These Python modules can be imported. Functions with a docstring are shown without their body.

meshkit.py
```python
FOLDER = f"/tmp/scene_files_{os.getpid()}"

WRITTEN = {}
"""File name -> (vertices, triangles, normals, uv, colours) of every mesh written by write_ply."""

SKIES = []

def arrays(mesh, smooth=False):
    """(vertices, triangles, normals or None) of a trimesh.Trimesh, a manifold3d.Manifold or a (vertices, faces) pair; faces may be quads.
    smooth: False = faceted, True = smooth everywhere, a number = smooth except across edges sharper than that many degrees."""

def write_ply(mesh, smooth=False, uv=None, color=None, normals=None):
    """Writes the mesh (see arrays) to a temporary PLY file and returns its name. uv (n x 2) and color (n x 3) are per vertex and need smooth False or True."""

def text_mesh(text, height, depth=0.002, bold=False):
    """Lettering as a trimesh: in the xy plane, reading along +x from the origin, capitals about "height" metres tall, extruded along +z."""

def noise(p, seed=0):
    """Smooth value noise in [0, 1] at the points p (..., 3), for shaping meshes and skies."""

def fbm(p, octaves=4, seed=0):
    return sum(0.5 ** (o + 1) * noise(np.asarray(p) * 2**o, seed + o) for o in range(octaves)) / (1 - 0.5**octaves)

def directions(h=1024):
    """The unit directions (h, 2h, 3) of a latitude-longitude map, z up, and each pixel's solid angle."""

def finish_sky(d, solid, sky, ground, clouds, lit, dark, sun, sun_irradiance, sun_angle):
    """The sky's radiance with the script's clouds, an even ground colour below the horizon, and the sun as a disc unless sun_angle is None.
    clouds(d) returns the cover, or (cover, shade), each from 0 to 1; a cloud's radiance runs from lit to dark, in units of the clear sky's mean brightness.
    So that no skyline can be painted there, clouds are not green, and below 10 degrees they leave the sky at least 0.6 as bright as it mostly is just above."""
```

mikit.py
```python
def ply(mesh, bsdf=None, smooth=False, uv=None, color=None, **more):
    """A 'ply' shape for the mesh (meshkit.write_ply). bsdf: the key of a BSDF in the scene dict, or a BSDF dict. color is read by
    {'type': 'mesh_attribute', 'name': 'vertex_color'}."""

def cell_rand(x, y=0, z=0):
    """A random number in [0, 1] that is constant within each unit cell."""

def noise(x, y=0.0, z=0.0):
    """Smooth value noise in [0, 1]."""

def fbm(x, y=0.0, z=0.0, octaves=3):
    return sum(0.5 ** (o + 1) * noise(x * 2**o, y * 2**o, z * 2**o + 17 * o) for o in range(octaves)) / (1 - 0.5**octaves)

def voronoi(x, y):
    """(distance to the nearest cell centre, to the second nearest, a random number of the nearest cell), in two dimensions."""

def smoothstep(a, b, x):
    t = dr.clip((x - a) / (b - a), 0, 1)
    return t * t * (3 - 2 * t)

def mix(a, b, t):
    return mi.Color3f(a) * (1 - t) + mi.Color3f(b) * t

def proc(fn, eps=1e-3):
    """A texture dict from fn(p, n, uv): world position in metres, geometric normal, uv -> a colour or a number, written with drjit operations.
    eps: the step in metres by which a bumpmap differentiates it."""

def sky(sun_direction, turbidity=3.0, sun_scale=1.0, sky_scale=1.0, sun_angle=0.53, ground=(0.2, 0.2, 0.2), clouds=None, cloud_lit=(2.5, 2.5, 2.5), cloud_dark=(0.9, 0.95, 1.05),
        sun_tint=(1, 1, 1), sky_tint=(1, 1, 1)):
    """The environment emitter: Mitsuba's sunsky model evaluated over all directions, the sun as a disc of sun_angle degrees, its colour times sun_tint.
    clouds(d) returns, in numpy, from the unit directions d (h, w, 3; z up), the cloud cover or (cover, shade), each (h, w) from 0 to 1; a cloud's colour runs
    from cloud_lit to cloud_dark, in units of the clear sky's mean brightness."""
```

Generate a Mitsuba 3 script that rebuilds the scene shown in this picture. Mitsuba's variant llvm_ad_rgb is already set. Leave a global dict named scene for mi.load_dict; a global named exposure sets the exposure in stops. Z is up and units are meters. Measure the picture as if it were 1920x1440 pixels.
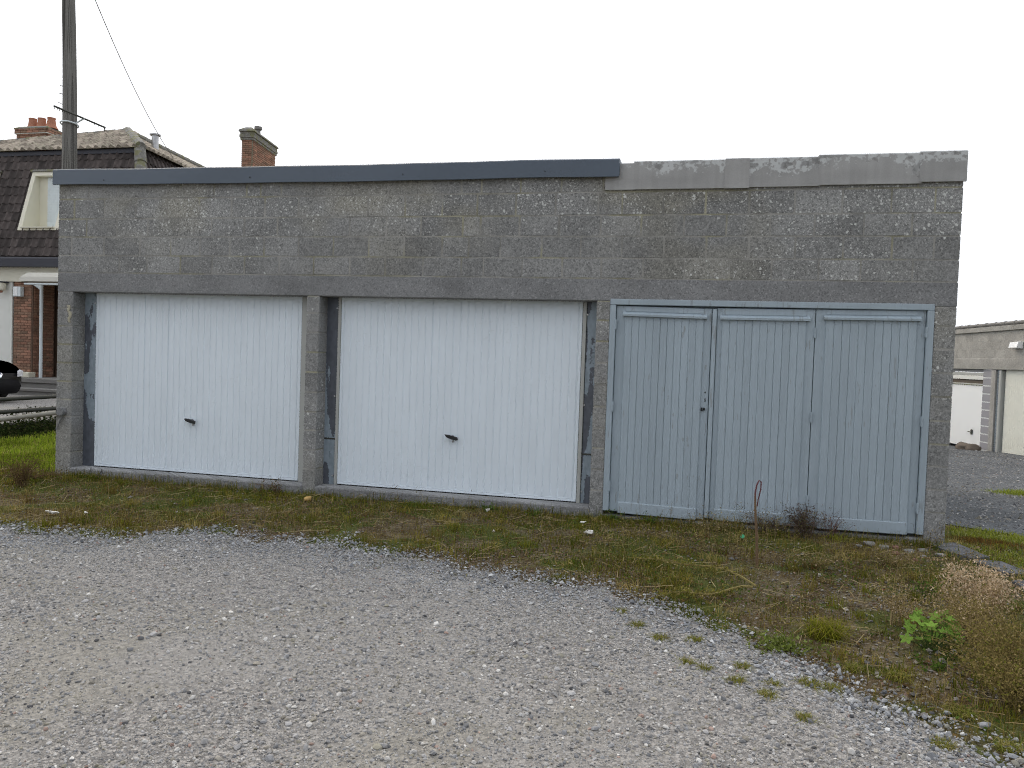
import math
import numpy as np, trimesh, mitsuba as mi, drjit as dr
import mikit
from mikit import noise, fbm, voronoi, cell_rand, smoothstep, mix, proc
from meshkit import noise as nnoise
from scipy.spatial import ConvexHull, Delaunay

T = mi.ScalarTransform4f
scene, labels = {}, {}
RNG = np.random.default_rng(11)

# ---------------------------------------------------------------- camera, light, exposure
FWD, UP = np.array([-0.22704, 0.97333, -0.03298]), np.array([-0.04113, 0.02425, 0.99886])
EYE = np.array([6.853, -7.338, 1.356])
scene['camera'] = {'type': 'perspective', 'fov': 65.708, 'fov_axis': 'x', 'near_clip': 0.05, 'far_clip': 2000.0,
                   'to_world': T().look_at(origin=EYE.tolist(), target=(EYE + FWD).tolist(), up=UP.tolist())}


def cloud_cover(d):
    toward = d @ (np.array([-0.50, 0.60, 0.62]) / np.linalg.norm([-0.50, 0.60, 0.62]))
    n = 0.6 * nnoise(d * 3.0 + 5, 3) + 0.3 * nnoise(d * 7.0, 4) + 0.1 * nnoise(d * 15.0, 5)
    return np.ones(d.shape[:2]), np.clip(0.5 - 0.62 * toward + 1.5 * (n - 0.47), 0, 1)


scene['sky'] = mikit.sky((-0.50, 0.60, 0.62), turbidity=3, sun_scale=0.16, sun_angle=34, clouds=cloud_cover,
                         cloud_lit=(2.75, 2.79, 2.88), cloud_dark=(1.45, 1.52, 1.68), ground=(0.2, 0.2, 0.18))
exposure = 2.57

# ---------------------------------------------------------------- helpers
def numbered(key):
    if key not in scene and key not in labels and not any(k.startswith(key + '__') for k in scene):
        return key
    i = 1
    while f'{key}_{i:03d}' in scene or f'{key}_{i:03d}' in labels:
        i += 1
    return f'{key}_{i:03d}'


COUNT = {}


def part(name, mesh, bsdf, parent=None, smooth=False, label=None, kind=None, **kw):
    """One entry of the scene under its parent's key; a taken name gets the next number."""
    base = f'{parent}__{name}' if parent else name
    i = COUNT.get(base, 0)
    COUNT[base] = i + 1
    key = base if i == 0 else f'{base}_{i:03d}'
    scene[key] = mikit.ply(mesh, bsdf, smooth=smooth, **kw)
    if label or kind:
        labels[key] = {k: v for k, v in (('label', label), ('kind', kind)) if v}
    return key


def thing(name, label, cat, group=None):
    i = COUNT.get(name, 0)
    COUNT[name] = i + 1
    key = name if i == 0 else f'{name}_{i:03d}'
    labels[key] = {'label': label, 'category': cat}
    if group:
        labels[key]['group'] = group
    return key


def solo(name, mesh, bsdf, label, cat, group=None, smooth=False, **kw):
    key = thing(name, label, cat, group)
    scene[key] = mikit.ply(mesh, bsdf, smooth=smooth, **kw)
    return key


def cham(x0, x1, y0, y1, z0, z1, b=0.004):
    """Box with chamfered edges: 24 corners, 44 triangles."""
    b = min(b, 0.45 * min(x1 - x0, y1 - y0, z1 - z0))
    lo, hi, v = (x0, y0, z0), (x1, y1, z1), []
    for s in np.ndindex(2, 2, 2):
        c = [hi[k] if s[k] else lo[k] for k in range(3)]
        for a in range(3):
            q = list(c)
            for k in range(3):
                if k != a:
                    q[k] += -b if s[k] else b
            v.append(q)
    return np.array(v, float), CHAM_F


def _cham_faces():
    v = []
    for s in np.ndindex(2, 2, 2):
        for a in range(3):
            q = [1.0 if t else -1.0 for t in s]
            for k in range(3):
                if k != a:
                    q[k] *= 0.8
            v.append(q)
    v = np.array(v)
    h = ConvexHull(v)
    f = h.simplices.copy()
    n = np.cross(v[f[:, 1]] - v[f[:, 0]], v[f[:, 2]] - v[f[:, 0]])
    bad = (n * h.equations[:, :3]).sum(1) < 0
    f[bad] = f[bad][:, ::-1]
    return f


CHAM_F = _cham_faces()


class MB:
    """Collects shapes into one mesh."""
    def __init__(self):
        self.v, self.f, self.n = [], [], 0

    def add(self, v, f):
        v, f = np.asarray(v, float), np.asarray(f, int)
        if f.shape[1] == 4:
            f = np.vstack([f[:, [0, 1, 2]], f[:, [0, 2, 3]]])
        self.v.append(v); self.f.append(f + self.n); self.n += len(v)
        return self

    def box(self, *a, b=0.004):
        return self.add(*cham(*a, b=b))

    def tube(self, pts, r, n=8, cap=True):
        pts = np.asarray(pts, float)
        r = np.broadcast_to(np.asarray(r, float), (len(pts),))
        t = np.gradient(pts, axis=0)
        t /= np.linalg.norm(t, axis=1, keepdims=True) + 1e-12
        ref = np.array([0, 0, 1.0]) if abs(t[0, 2]) < 0.9 else np.array([1.0, 0, 0])
        u = np.cross(t, ref); u /= np.linalg.norm(u, axis=1, keepdims=True) + 1e-12
        w = np.cross(t, u)
        a = np.arange(n) * 2 * np.pi / n
        v = (pts[:, None] + r[:, None, None] * (np.cos(a)[None, :, None] * u[:, None] + np.sin(a)[None, :, None] * w[:, None])).reshape(-1, 3)
        f = []
        for i in range(len(pts) - 1):
            for j in range(n):
                k = (j + 1) % n
                f.append([i * n + j, (i + 1) * n + j, (i + 1) * n + k, i * n + k])
        f = np.array(f)
        f = np.vstack([f[:, [0, 1, 2]], f[:, [0, 2, 3]]])
        if cap:
            c0, c1 = len(v), len(v) + 1
            v = np.vstack([v, pts[:1], pts[-1:]])
            L = (len(pts) - 1) * n
            f = np.vstack([f, [[c0, j, (j + 1) % n] for j in range(n)], [[c1, L + (j + 1) % n, L + j] for j in range(n)]])
        e1, e2 = v[f[0, 1]] - v[f[0, 0]], v[f[0, 2]] - v[f[0, 0]]
        if np.dot(np.cross(e1, e2), v[f[0]].mean(0) - 0.5 * (pts[0] + pts[1])) < 0:
            f = f[:, ::-1]
        return self.add(v, f)

    def lathe(self, c, prof, n=12):
        prof = np.asarray(prof, float)
        return self.tube(np.stack([np.full(len(prof), c[0]), np.full(len(prof), c[1]), c[2] + prof[:, 1] + np.arange(len(prof)) * 1e-5], 1), prof[:, 0], n)

    def hull(self, pts):
        m = trimesh.Trimesh(*hull(pts), process=False)
        return self.add(m.vertices, m.faces)

    def mesh(self):
        return np.vstack(self.v), np.vstack(self.f)

    def xf(self, m):
        m = np.asarray(m)
        self.v = [v @ m[:3, :3].T + m[:3, 3] for v in self.v]
        return self


def hull(pts):
    pts = np.asarray(pts, float)
    h = ConvexHull(pts)
    f = h.simplices.copy()
    n = np.cross(pts[f[:, 1]] - pts[f[:, 0]], pts[f[:, 2]] - pts[f[:, 0]])
    bad = (n * h.equations[:, :3]).sum(1) < 0
    f[bad] = f[bad][:, ::-1]
    return pts, f


def prism(poly, axis, a, b):
    """Solid from a convex polygon in the two other axes, from a to b along axis."""
    poly = np.asarray(poly, float)
    out = []
    for t in (a, b):
        out.append(np.insert(poly, axis, t, axis=1))
    return hull(np.vstack(out))


def blockuv(v, tone, age):
    return np.tile([[tone, age]], (len(v), 1))


def Rz(deg, t=(0, 0, 0)):
    a = math.radians(deg)
    m = np.eye(4); m[:2, :2] = [[math.cos(a), -math.sin(a)], [math.sin(a), math.cos(a)]]; m[:3, 3] = t
    return m


# ---------------------------------------------------------------- materials
def rgb(*c):
    return {'type': 'rgb', 'value': list(c)}


def mat(key, color, rough=0.6, bump=None, spec=0.4, two=False, eps=1e-3, **kw):
    b = {'type': 'principled', 'base_color': rgb(*color) if isinstance(color, tuple) else color, 'roughness': rough, 'specular': spec, **kw}
    if bump:
        b = {'type': 'bumpmap', 'arbitrary': proc(bump[0], eps), 'scale': bump[1], 'bsdf': b}
    scene[key] = {'type': 'twosided', 'bsdf': b} if two else b
    return key


def lichen_mask(p, amount):
    """White lichen discs and crusts with edges of their own."""
    h = p.x + p.y
    wx, wz = 0.009 * (noise(h * 60, p.z * 60, 1.0) - 0.5), 0.009 * (noise(h * 60, p.z * 60, 9.0) - 0.5)
    d, e, r = voronoi((h + wx) * 34, (p.z + wz) * 34)
    patch = fbm(h * 1.7, p.z * 2.3, 4.0, 3)
    on = smoothstep(0.63, 0.69, r * 0.55 + patch * 0.45 + amount * 0.38 - 0.16)
    rad = 0.15 + 0.30 * dr.square(cell_rand(r * 977, 3, 1))
    spot = 1 - smoothstep(rad - 0.08, rad + 0.02, d + 0.18 * (noise(h * 130, p.z * 130) - 0.5))
    d2, _, r2 = voronoi((h + wx) * 75 + 7, (p.z + wz) * 75)
    small = (1 - smoothstep(0.18, 0.3, d2)) * smoothstep(0.66, 0.75, r2 * 0.5 + patch * 0.42 + amount * 0.26)
    return dr.clip(spot * on + 0.75 * small, 0, 1)


def block_col(p, n, uv):
    h = p.x + p.y * 1.3
    g1 = noise(h * 62, p.z * 62, p.y * 20)
    g2 = noise(h * 140, p.z * 140, 9.0)
    big = fbm(h * 3.1, p.z * 3.6, 2.0, 3)
    lum = 0.222 + 0.075 * (uv.x - 0.5) + 0.075 * (g1 - 0.5) + 0.115 * (g2 - 0.5) + 0.10 * (big - 0.5)
    dark = smoothstep(0.64, 0.80, noise(h * 90, p.z * 90, 31.0)) * (0.25 + 0.45 * uv.x)
    light = smoothstep(0.74, 0.84, noise(h * 105, p.z * 105, 57.0))
    lum = dr.maximum(lum * (1 - 0.50 * dark) + 0.08 * light, 0.03)
    brown = smoothstep(0.45, 0.7, fbm(h * 1.3 + 9, p.z * 1.9, 7.0, 3)) * (0.3 + 0.7 * uv.y)
    c = mi.Color3f(lum * (0.99 + 0.06 * brown), lum * (1.0 + 0.01 * brown), lum * (0.985 - 0.14 * brown))
    return mix(c, mi.Color3f(0.58, 0.59, 0.57), 0.85 * lichen_mask(p, uv.y))


def block_bump(p, n, uv):
    h = p.x + p.y
    return 0.6 * noise(h * 75, p.z * 75, p.y * 75) + 0.4 * noise(h * 170, p.z * 170, p.y * 170)


mat('mat_block', proc(block_col), 0.95, (block_bump, 0.004), 0.15)


def lintel_col(p, n, uv):
    h = p.x + p.y * 1.3
    g = 0.5 * noise(h * 85, p.z * 85) + 0.5 * noise(h * 190, p.z * 190, 5.0)
    big = fbm(h * 2.2, p.z * 4.0, 6.0, 3)
    lum = 0.205 + 0.09 * (g - 0.5) + 0.10 * (big - 0.5)
    lum = lum * (1 - 0.28 * smoothstep(0.62, 0.8, noise(h * 110, p.z * 110, 22.0))) + 0.08 * smoothstep(0.77, 0.85, noise(h * 95, p.z * 95, 44.0))
    lum = dr.maximum(lum, 0.03)
    return mi.Color3f(lum * 0.985, lum * 1.0, lum * 1.015)


mat('mat_lintel', proc(lintel_col), 0.95, (block_bump, 0.003), 0.15)


def mortar_col(p, n, uv):
    h = p.x + p.y
    g = noise(h * 150, p.z * 150) - 0.5
    yel = smoothstep(0.5, 0.7, fbm(h * 2.6, p.z * 2.6, 3.0, 2))
    lum = 0.25 + 0.09 * g + 0.20 * (fbm(h * 7, p.z * 7, 8.0, 3) - 0.5)
    return mi.Color3f(lum, lum * (0.985 - 0.02 * yel), lum * (0.92 - 0.2 * yel))


mat('mat_mortar', proc(mortar_col), 0.95, None, 0.15)


def cement_col(p, n, uv):
    h = p.x + p.y
    big = fbm(h * 3.0, p.z * 9.0, 1.0, 3)
    streak = fbm(h * 26, p.z * 1.5, 3.0, 2)
    lum = 0.315 + 0.08 * (uv.x - 0.5) + 0.09 * (big - 0.5) + 0.06 * (streak - 0.5) + 0.03 * (noise(h * 160, p.z * 160) - 0.5)
    c = mi.Color3f(lum, lum * 1.0, lum * 0.985)
    # crust of lichen, thickest along the top edge where it grows, with a ragged outline
    edge = fbm(h * 4.2, 2.0, 5.0, 3) * 0.22 + 0.16 * (fbm(h * 30, p.z * 30, 1.0, 3) - 0.5)
    crust = smoothstep(-0.01, 0.03, p.z - 3.212 + edge * uv.y + 0.05 * (fbm(h * 60, p.z * 60, 4.0, 2) - 0.5)) * smoothstep(0.40, 0.58, fbm(h * 38, p.z * 38, 2.0, 3) + 0.08)
    black = smoothstep(0.0, 0.02, p.z - 3.235 + edge * 1.15 * uv.y) * smoothstep(0.56, 0.68, fbm(h * 12, p.z * 16, 9.0, 2))
    c = mix(c, mi.Color3f(0.10, 0.10, 0.10), 0.45 * black)
    return mix(c, mi.Color3f(0.52, 0.54, 0.54), 0.75 * crust * (1 - 0.7 * black))


mat('mat_cement', proc(cement_col), 0.9, None, 0.2)


def paintwhite_col(p, n, uv):
    g = fbm(p.x * 9, p.z * 2.0, 3.0, 3)
    specks = smoothstep(0.80, 0.88, noise(p.x * 60, p.z * 60, 4.0)) * smoothstep(0.5, 0.62, fbm(p.x * 2.3, p.z * 5 + 3, 1.0, 2))
    lum = 0.72 + 0.05 * (g - 0.5)
    return mix(mi.Color3f(lum * 0.90, lum * 0.995, lum * 1.07), mi.Color3f(0.33, 0.33, 0.3), 0.09 * specks)


mat('mat_door_white', proc(paintwhite_col), 0.42, None, 0.4)
mat('mat_cream_door', (0.66, 0.67, 0.60), 0.45)
mat('mat_white_door', (0.76, 0.78, 0.78), 0.4)


def galva_col(p, n, uv):
    big = fbm(p.x * 9, p.z * 2.6, uv.x * 30, 3)
    fl = smoothstep(0.535, 0.56, big + 0.06 * (noise(p.x * 70, p.z * 70) - 0.5))
    fine = fbm(p.x * 40, p.z * 25, 3.0, 2)
    d = mi.Color3f(0.082, 0.092, 0.112) * (0.75 + 0.5 * fine)
    return mix(d, mi.Color3f(0.23, 0.28, 0.32) * (0.8 + 0.4 * fine), fl)


mat('mat_galvanised', proc(galva_col), 0.5, None, 0.5)
mat('mat_post', (0.37, 0.38, 0.36), 0.5)
mat('mat_fascia', (0.066, 0.088, 0.118), 0.38, None, 0.5)


def woodpaint_col(p, n, uv):
    grain = fbm(p.x * 190, p.z * 4.0 + uv.x * 50, uv.x * 9, 2)
    big = fbm(p.x * 4, p.z * 1.6, 6.0, 3)
    lum = 0.365 * (1 + 0.08 * (uv.x - 0.5) + 0.12 * (grain - 0.5) + 0.12 * (big - 0.5))
    worn = smoothstep(0.70, 0.78, fbm(p.x * 55, p.z * 9, uv.x * 20, 3)) * smoothstep(0.5, 0.66, big)
    c = mi.Color3f(lum * 0.835, lum * 1.0, lum * 1.12)
    return mix(c, mi.Color3f(0.17, 0.17, 0.16), 0.45 * worn)


def woodpaint_bump(p, n, uv):
    return fbm(p.x * 260, p.z * 5.0 + uv.x * 50, uv.x * 9, 2)


mat('mat_wood_paint', proc(woodpaint_col), 0.55, (woodpaint_bump, 0.0012), 0.35)
mat('mat_frame_paint', proc(woodpaint_col), 0.55, None, 0.35)
mat('mat_black', (0.012, 0.013, 0.015), 0.35)
mat('mat_steel', (0.45, 0.45, 0.45), 0.35, metallic=0.8)


def tile_col(p, n, uv):
    g = fbm(p.x * 14 + p.y * 9, p.z * 14, 2.0, 3)
    lum = 0.052 * (0.6 + 0.8 * uv.x) * (0.55 + 0.9 * g)
    return mi.Color3f(lum * 1.14, lum * 0.94, lum * 0.88)


mat('mat_tile_dark', proc(tile_col), 0.75, None, 0.3)


def pantile_col(p, n, uv):
    g = fbm(p.x * 11, p.y * 11, p.z * 11, 3)
    lum = 0.25 * (0.65 + 0.7 * uv.x) * (0.6 + 0.8 * g)
    li = smoothstep(0.55, 0.65, fbm(p.x * 19 + 4, p.y * 19, p.z * 19, 2))
    return mix(mi.Color3f(lum * 1.12, lum * 0.97, lum * 0.80), mi.Color3f(0.42, 0.40, 0.30), 0.5 * li)


mat('mat_pantile', proc(pantile_col), 0.85, None, 0.2)


def brick_col(p, n, uv):
    g = noise(p.x * 60 + p.y * 60, p.z * 60, 3.0)
    lum = 0.75 + 0.5 * uv.x + 0.35 * (g - 0.5)
    base = mix(mi.Color3f(0.31, 0.165, 0.115), mi.Color3f(0.21, 0.14, 0.10), uv.y)
    return base * lum


mat('mat_brick', proc(brick_col), 0.9, None, 0.2)
mat('mat_brick_dark', (0.13, 0.085, 0.06), 0.9)
mat('mat_cream', (0.66, 0.64, 0.53), 0.7)
mat('mat_white_wall', (0.66, 0.67, 0.63), 0.7)
mat('mat_shutter', (0.62, 0.68, 0.70), 0.5)
mat('mat_gutter', (0.026, 0.028, 0.04), 0.5)
mat('mat_terracotta', (0.36, 0.16, 0.10), 0.85)
mat('mat_step', (0.19, 0.185, 0.175), 0.8)


def mossy_col(p, n, uv):
    g = fbm(p.x * 16, p.y * 16, p.z * 16, 3)
    lum = 0.20 * (0.5 + g)
    return mix(mi.Color3f(lum, lum * 0.98, lum * 0.9), mi.Color3f(0.16, 0.16, 0.06), 0.6 * smoothstep(0.5, 0.62, fbm(p.x * 7, p.y * 7, p.z * 7 + 3, 2)))


mat('mat_old_stone', proc(mossy_col), 0.95, None, 0.15)


def pole_col(p, n, uv):
    ang = dr.atan2(p.y - 4.38, p.x + 3.88)
    g = fbm(ang * 14, p.z * 1.3, 2.0, 3)
    crack = smoothstep(0.66, 0.72, noise(ang * 11, p.z * 0.9, 8.0))
    lum = 0.165 * (0.55 + 0.9 * g) * (1 - 0.6 * crack)
    return mi.Color3f(lum * 1.03, lum, lum * 0.93)


mat('mat_pole', proc(pole_col), 0.9, None, 0.2)
mat('mat_car', (0.006, 0.006, 0.007), 0.15, None, 0.6, clearcoat=1.0, clearcoat_gloss=0.95)
mat('mat_car_trim', (0.006, 0.006, 0.007), 0.7, None, 0.15)
mat('mat_car_glass', (0.01, 0.012, 0.013), 0.05, None, 0.7)
mat('mat_chrome', (0.85, 0.85, 0.87), 0.12, None, 0.5, metallic=1.0)
mat('mat_lamp', (0.80, 0.82, 0.85), 0.12, None, 0.7, metallic=0.3)
mat('mat_rubber', (0.015, 0.015, 0.015), 0.8)
mat('mat_pipe_dark', (0.05, 0.052, 0.045), 0.7)
mat('mat_pipe', (0.20, 0.195, 0.165), 0.6)
mat('mat_warm_wall', proc(lambda p, n, uv: mi.Color3f(1.02, 1.0, 0.93) * (0.325 + 0.10 * (fbm(p.y * 3, p.z * 5, 2.0, 3) - 0.5) + 0.09 * (noise(p.y * 40, p.z * 40, 6.0) - 0.5) + 0.06 * (uv.x - 0.5))), 0.95, None, 0.15)
mat('mat_new_block', (0.27, 0.27, 0.29), 0.95)
mat('mat_new_mortar', (0.55, 0.57, 0.57), 0.95)
mat('mat_sack', (0.105, 0.088, 0.072), 0.95)
mat('mat_litter_white', (0.72, 0.71, 0.67), 0.8, two=True)
mat('mat_green_plastic', (0.04, 0.35, 0.16), 0.5)


def soil_col(p, n, uv):
    big = fbm(p.x * 0.9, p.y * 0.9, 3.0, 3)
    mid = fbm(p.x * 6, p.y * 6, 8.0, 3)
    fine = noise(p.x * 90, p.y * 90)
    soil = mix(mi.Color3f(0.080, 0.060, 0.034), mi.Color3f(0.115, 0.092, 0.056), smoothstep(0.4, 0.65, mid)) * (0.6 + 0.8 * fine)
    moss = mix(mi.Color3f(0.045, 0.058, 0.016), mi.Color3f(0.075, 0.095, 0.02), fine)
    d, e, r = voronoi(p.x * 45, p.y * 45)
    peb = (1 - smoothstep(0.3, 0.42, d)) * smoothstep(0.6, 0.7, r)
    soil = mix(soil, mi.Color3f(0.22, 0.20, 0.18) * (0.6 + 0.6 * cell_rand(r * 991, 1, 1)), 0.45 * peb)
    return mix(soil, moss, 0.85 * smoothstep(0.44, 0.6, fbm(p.x * 2.2 + 5, p.y * 2.2, 1.0, 3) + 0.25 * (mid - 0.5) + 0.1 * (big - 0.5)))


mat('mat_soil', proc(soil_col), 0.98, (lambda p, n, uv: fbm(p.x * 40, p.y * 40, 1.0, 3), 0.02), 0.1)


def gravel_col(p, n, uv):
    big = fbm(p.x * 0.8, p.y * 0.8, 4.0, 3)
    d, e, r = voronoi(p.x * 70, p.y * 70)
    r2 = cell_rand(r * 5077, 2, 2)
    grain = mix(mi.Color3f(0.155, 0.15, 0.145), mi.Color3f(0.37, 0.355, 0.335), r2) * (0.55 + 0.45 * smoothstep(0.0, 0.25, e - d))
    dust = mi.Color3f(0.262, 0.253, 0.238) * (0.45 + 1.1 * fbm(p.x * 110, p.y * 110, 2.0, 2))
    dust = mix(dust, mi.Color3f(0.25, 0.238, 0.208) * (0.7 + 0.6 * noise(p.x * 80, p.y * 80)), smoothstep(0.5, 0.66, fbm(p.x * 1.7 + 3, p.y * 1.7, 9.0, 3)))
    return mix(grain, dust, 0.6 * smoothstep(0.40, 0.62, big + 0.15 * (fbm(p.x * 7, p.y * 7, 5.0, 2) - 0.5)))


mat('mat_gravel', proc(gravel_col), 0.95, (lambda p, n, uv: fbm(p.x * 60, p.y * 60, 1.0, 3), 0.012), 0.15, two=True)
mat('mat_lane', proc(lambda p, n, uv: mi.Color3f(0.94, 1.0, 1.05) * (0.105 + 0.06 * (fbm(p.x * 0.9, p.y * 0.9, 3.0, 3) - 0.5) + 0.07 * (noise(p.x * 45, p.y * 45) - 0.5))), 0.95, (lambda p, n, uv: fbm(p.x * 40, p.y * 40, 1.0, 3), 0.015), 0.15, two=True)
VC = {'type': 'mesh_attribute', 'name': 'vertex_color'}
mat('mat_stone_vc', VC, 0.85, None, 0.25)
scene['mat_leaf_vc'] = {'type': 'principledthin', 'base_color': VC, 'roughness': 0.7, 'diff_trans': 0.7, 'spec_trans': 0.0, 'eta': 1.3}
mat('mat_stem_vc', VC, 0.9, None, 0.15, two=True)

# ---------------------------------------------------------------- terrain
def sm(a, b, x):
    t = np.clip((x - a) / (b - a), 0, 1)
    return t * t * (3 - 2 * t)


def H(x, y):
    x, y = np.asarray(x, float), np.asarray(y, float)
    p = np.stack([x, y, np.zeros_like(x)], -1)
    z = -0.10 + 0.03 * (nnoise(p * 0.9, 2) - 0.5) * sm(0.0, 0.6, np.abs(y))
    z = z - 0.0445 * np.clip(y - 0.4, 0, 30) * sm(8.95, 9.6, x)
    z = z - 0.15 * sm(-0.1, -2.2, x) * sm(0.0, 2.5, y) * (1 - sm(-4.55, -4.62, x))
    z = z - 0.06 * (1 - sm(-0.1, -0.35, x)) * 0
    return z


def gravel_edge(x):
    xs = [-14, -3, 0, 1.78, 2.84, 3.6, 4.35, 5.0, 5.49, 6.32, 6.89, 7.4, 7.79, 8.09, 9.0, 10.5, 14]
    ys = [-3.2, -2.9, -2.6, -2.42, -2.0, -1.93, -1.96, -2.1, -2.23, -2.33, -2.74, -3.30, -3.67, -4.02, -5.0, -6.6, -9]
    x = np.asarray(x, float)
    w = 0.34 * (nnoise(np.stack([x * 1.9, x * 0, x * 0], -1), 7) - 0.5) + 0.16 * (nnoise(np.stack([x * 9, x * 0 + 4, x * 0], -1), 8) - 0.5)
    return np.interp(x, xs, ys) + w


def sheet(xs, ys, zoff=0.0, zf=H):
    X, Y = np.meshgrid(xs, ys, indexing='ij')
    return gridmesh(X, Y, zf(X, Y) + zoff)


def gridmesh(X, Y, Z):
    n, m = X.shape
    v = np.stack([X, Y, Z], -1).reshape(-1, 3)
    i = (np.arange(n - 1)[:, None] * m + np.arange(m - 1)[None]).ravel()
    return v, np.vstack([np.stack([i, i + m, i + m + 1], 1), np.stack([i, i + m + 1, i + 1], 1)])


def struct(name, mesh, bsdf, **kw):
    scene[name] = mikit.ply(mesh, bsdf, smooth=True, **kw)
    labels[name] = {'kind': 'structure'}


out = np.array([12, 30, 80, 200, 500.0])
gx = np.concatenate([-5.0 - out[::-1], np.arange(-5, -1, 0.25), np.arange(-1, 11, 0.1), np.arange(11, 17.01, 0.5), 17 + out])
gx = np.unique(np.concatenate([gx, [-4.63, -4.60, -4.55]]))
gy = np.concatenate([-7 - out[::-1], np.arange(-7, 2, 0.1), np.arange(2, 24.01, 0.5), 24 + out])
struct('ground', sheet(gx, gy), 'mat_soil')
xs = np.unique(np.concatenate([np.arange(-14, 0, 0.5), np.arange(0, 9.5, 0.04), np.arange(9.5, 14.01, 0.25)]))
ed = gravel_edge(xs)
tt = np.concatenate([np.linspace(0, 0.3, 30), np.linspace(0.3, 1, 20)[1:]])
X = np.repeat(xs[:, None], len(tt), 1)
Y = ed[:, None] * (1 - tt) + (-14.0) * tt
struct('gravel_yard', gridmesh(X, Y, H(X, Y) + 0.004 + 0.012 * sm(0, 0.03, np.broadcast_to(tt, X.shape))), 'mat_gravel')
# the lane between the two garage rows and the drive before the house
lx, ly = np.arange(9.15, 16.6, 0.15), np.concatenate([np.arange(0, 6, 0.15), np.arange(6, 24, 0.5)])
X, Y = np.meshgrid(lx, ly, indexing='ij')
Y = Y + (1.0 + 0.5 * (nnoise(np.stack([X * 1.6, X * 0, X * 0], -1), 5) - 0.5) - 0.25 * (X - 9.2)) * sm(2.0, 0.0, Y)
struct('lane', gridmesh(X, Y, H(X, Y) + 0.006), 'mat_lane')
struct('driveway', sheet(np.linspace(-30, -4.76, 40), np.linspace(-8, 10.2, 50), 0.02), 'mat_gravel')

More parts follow.
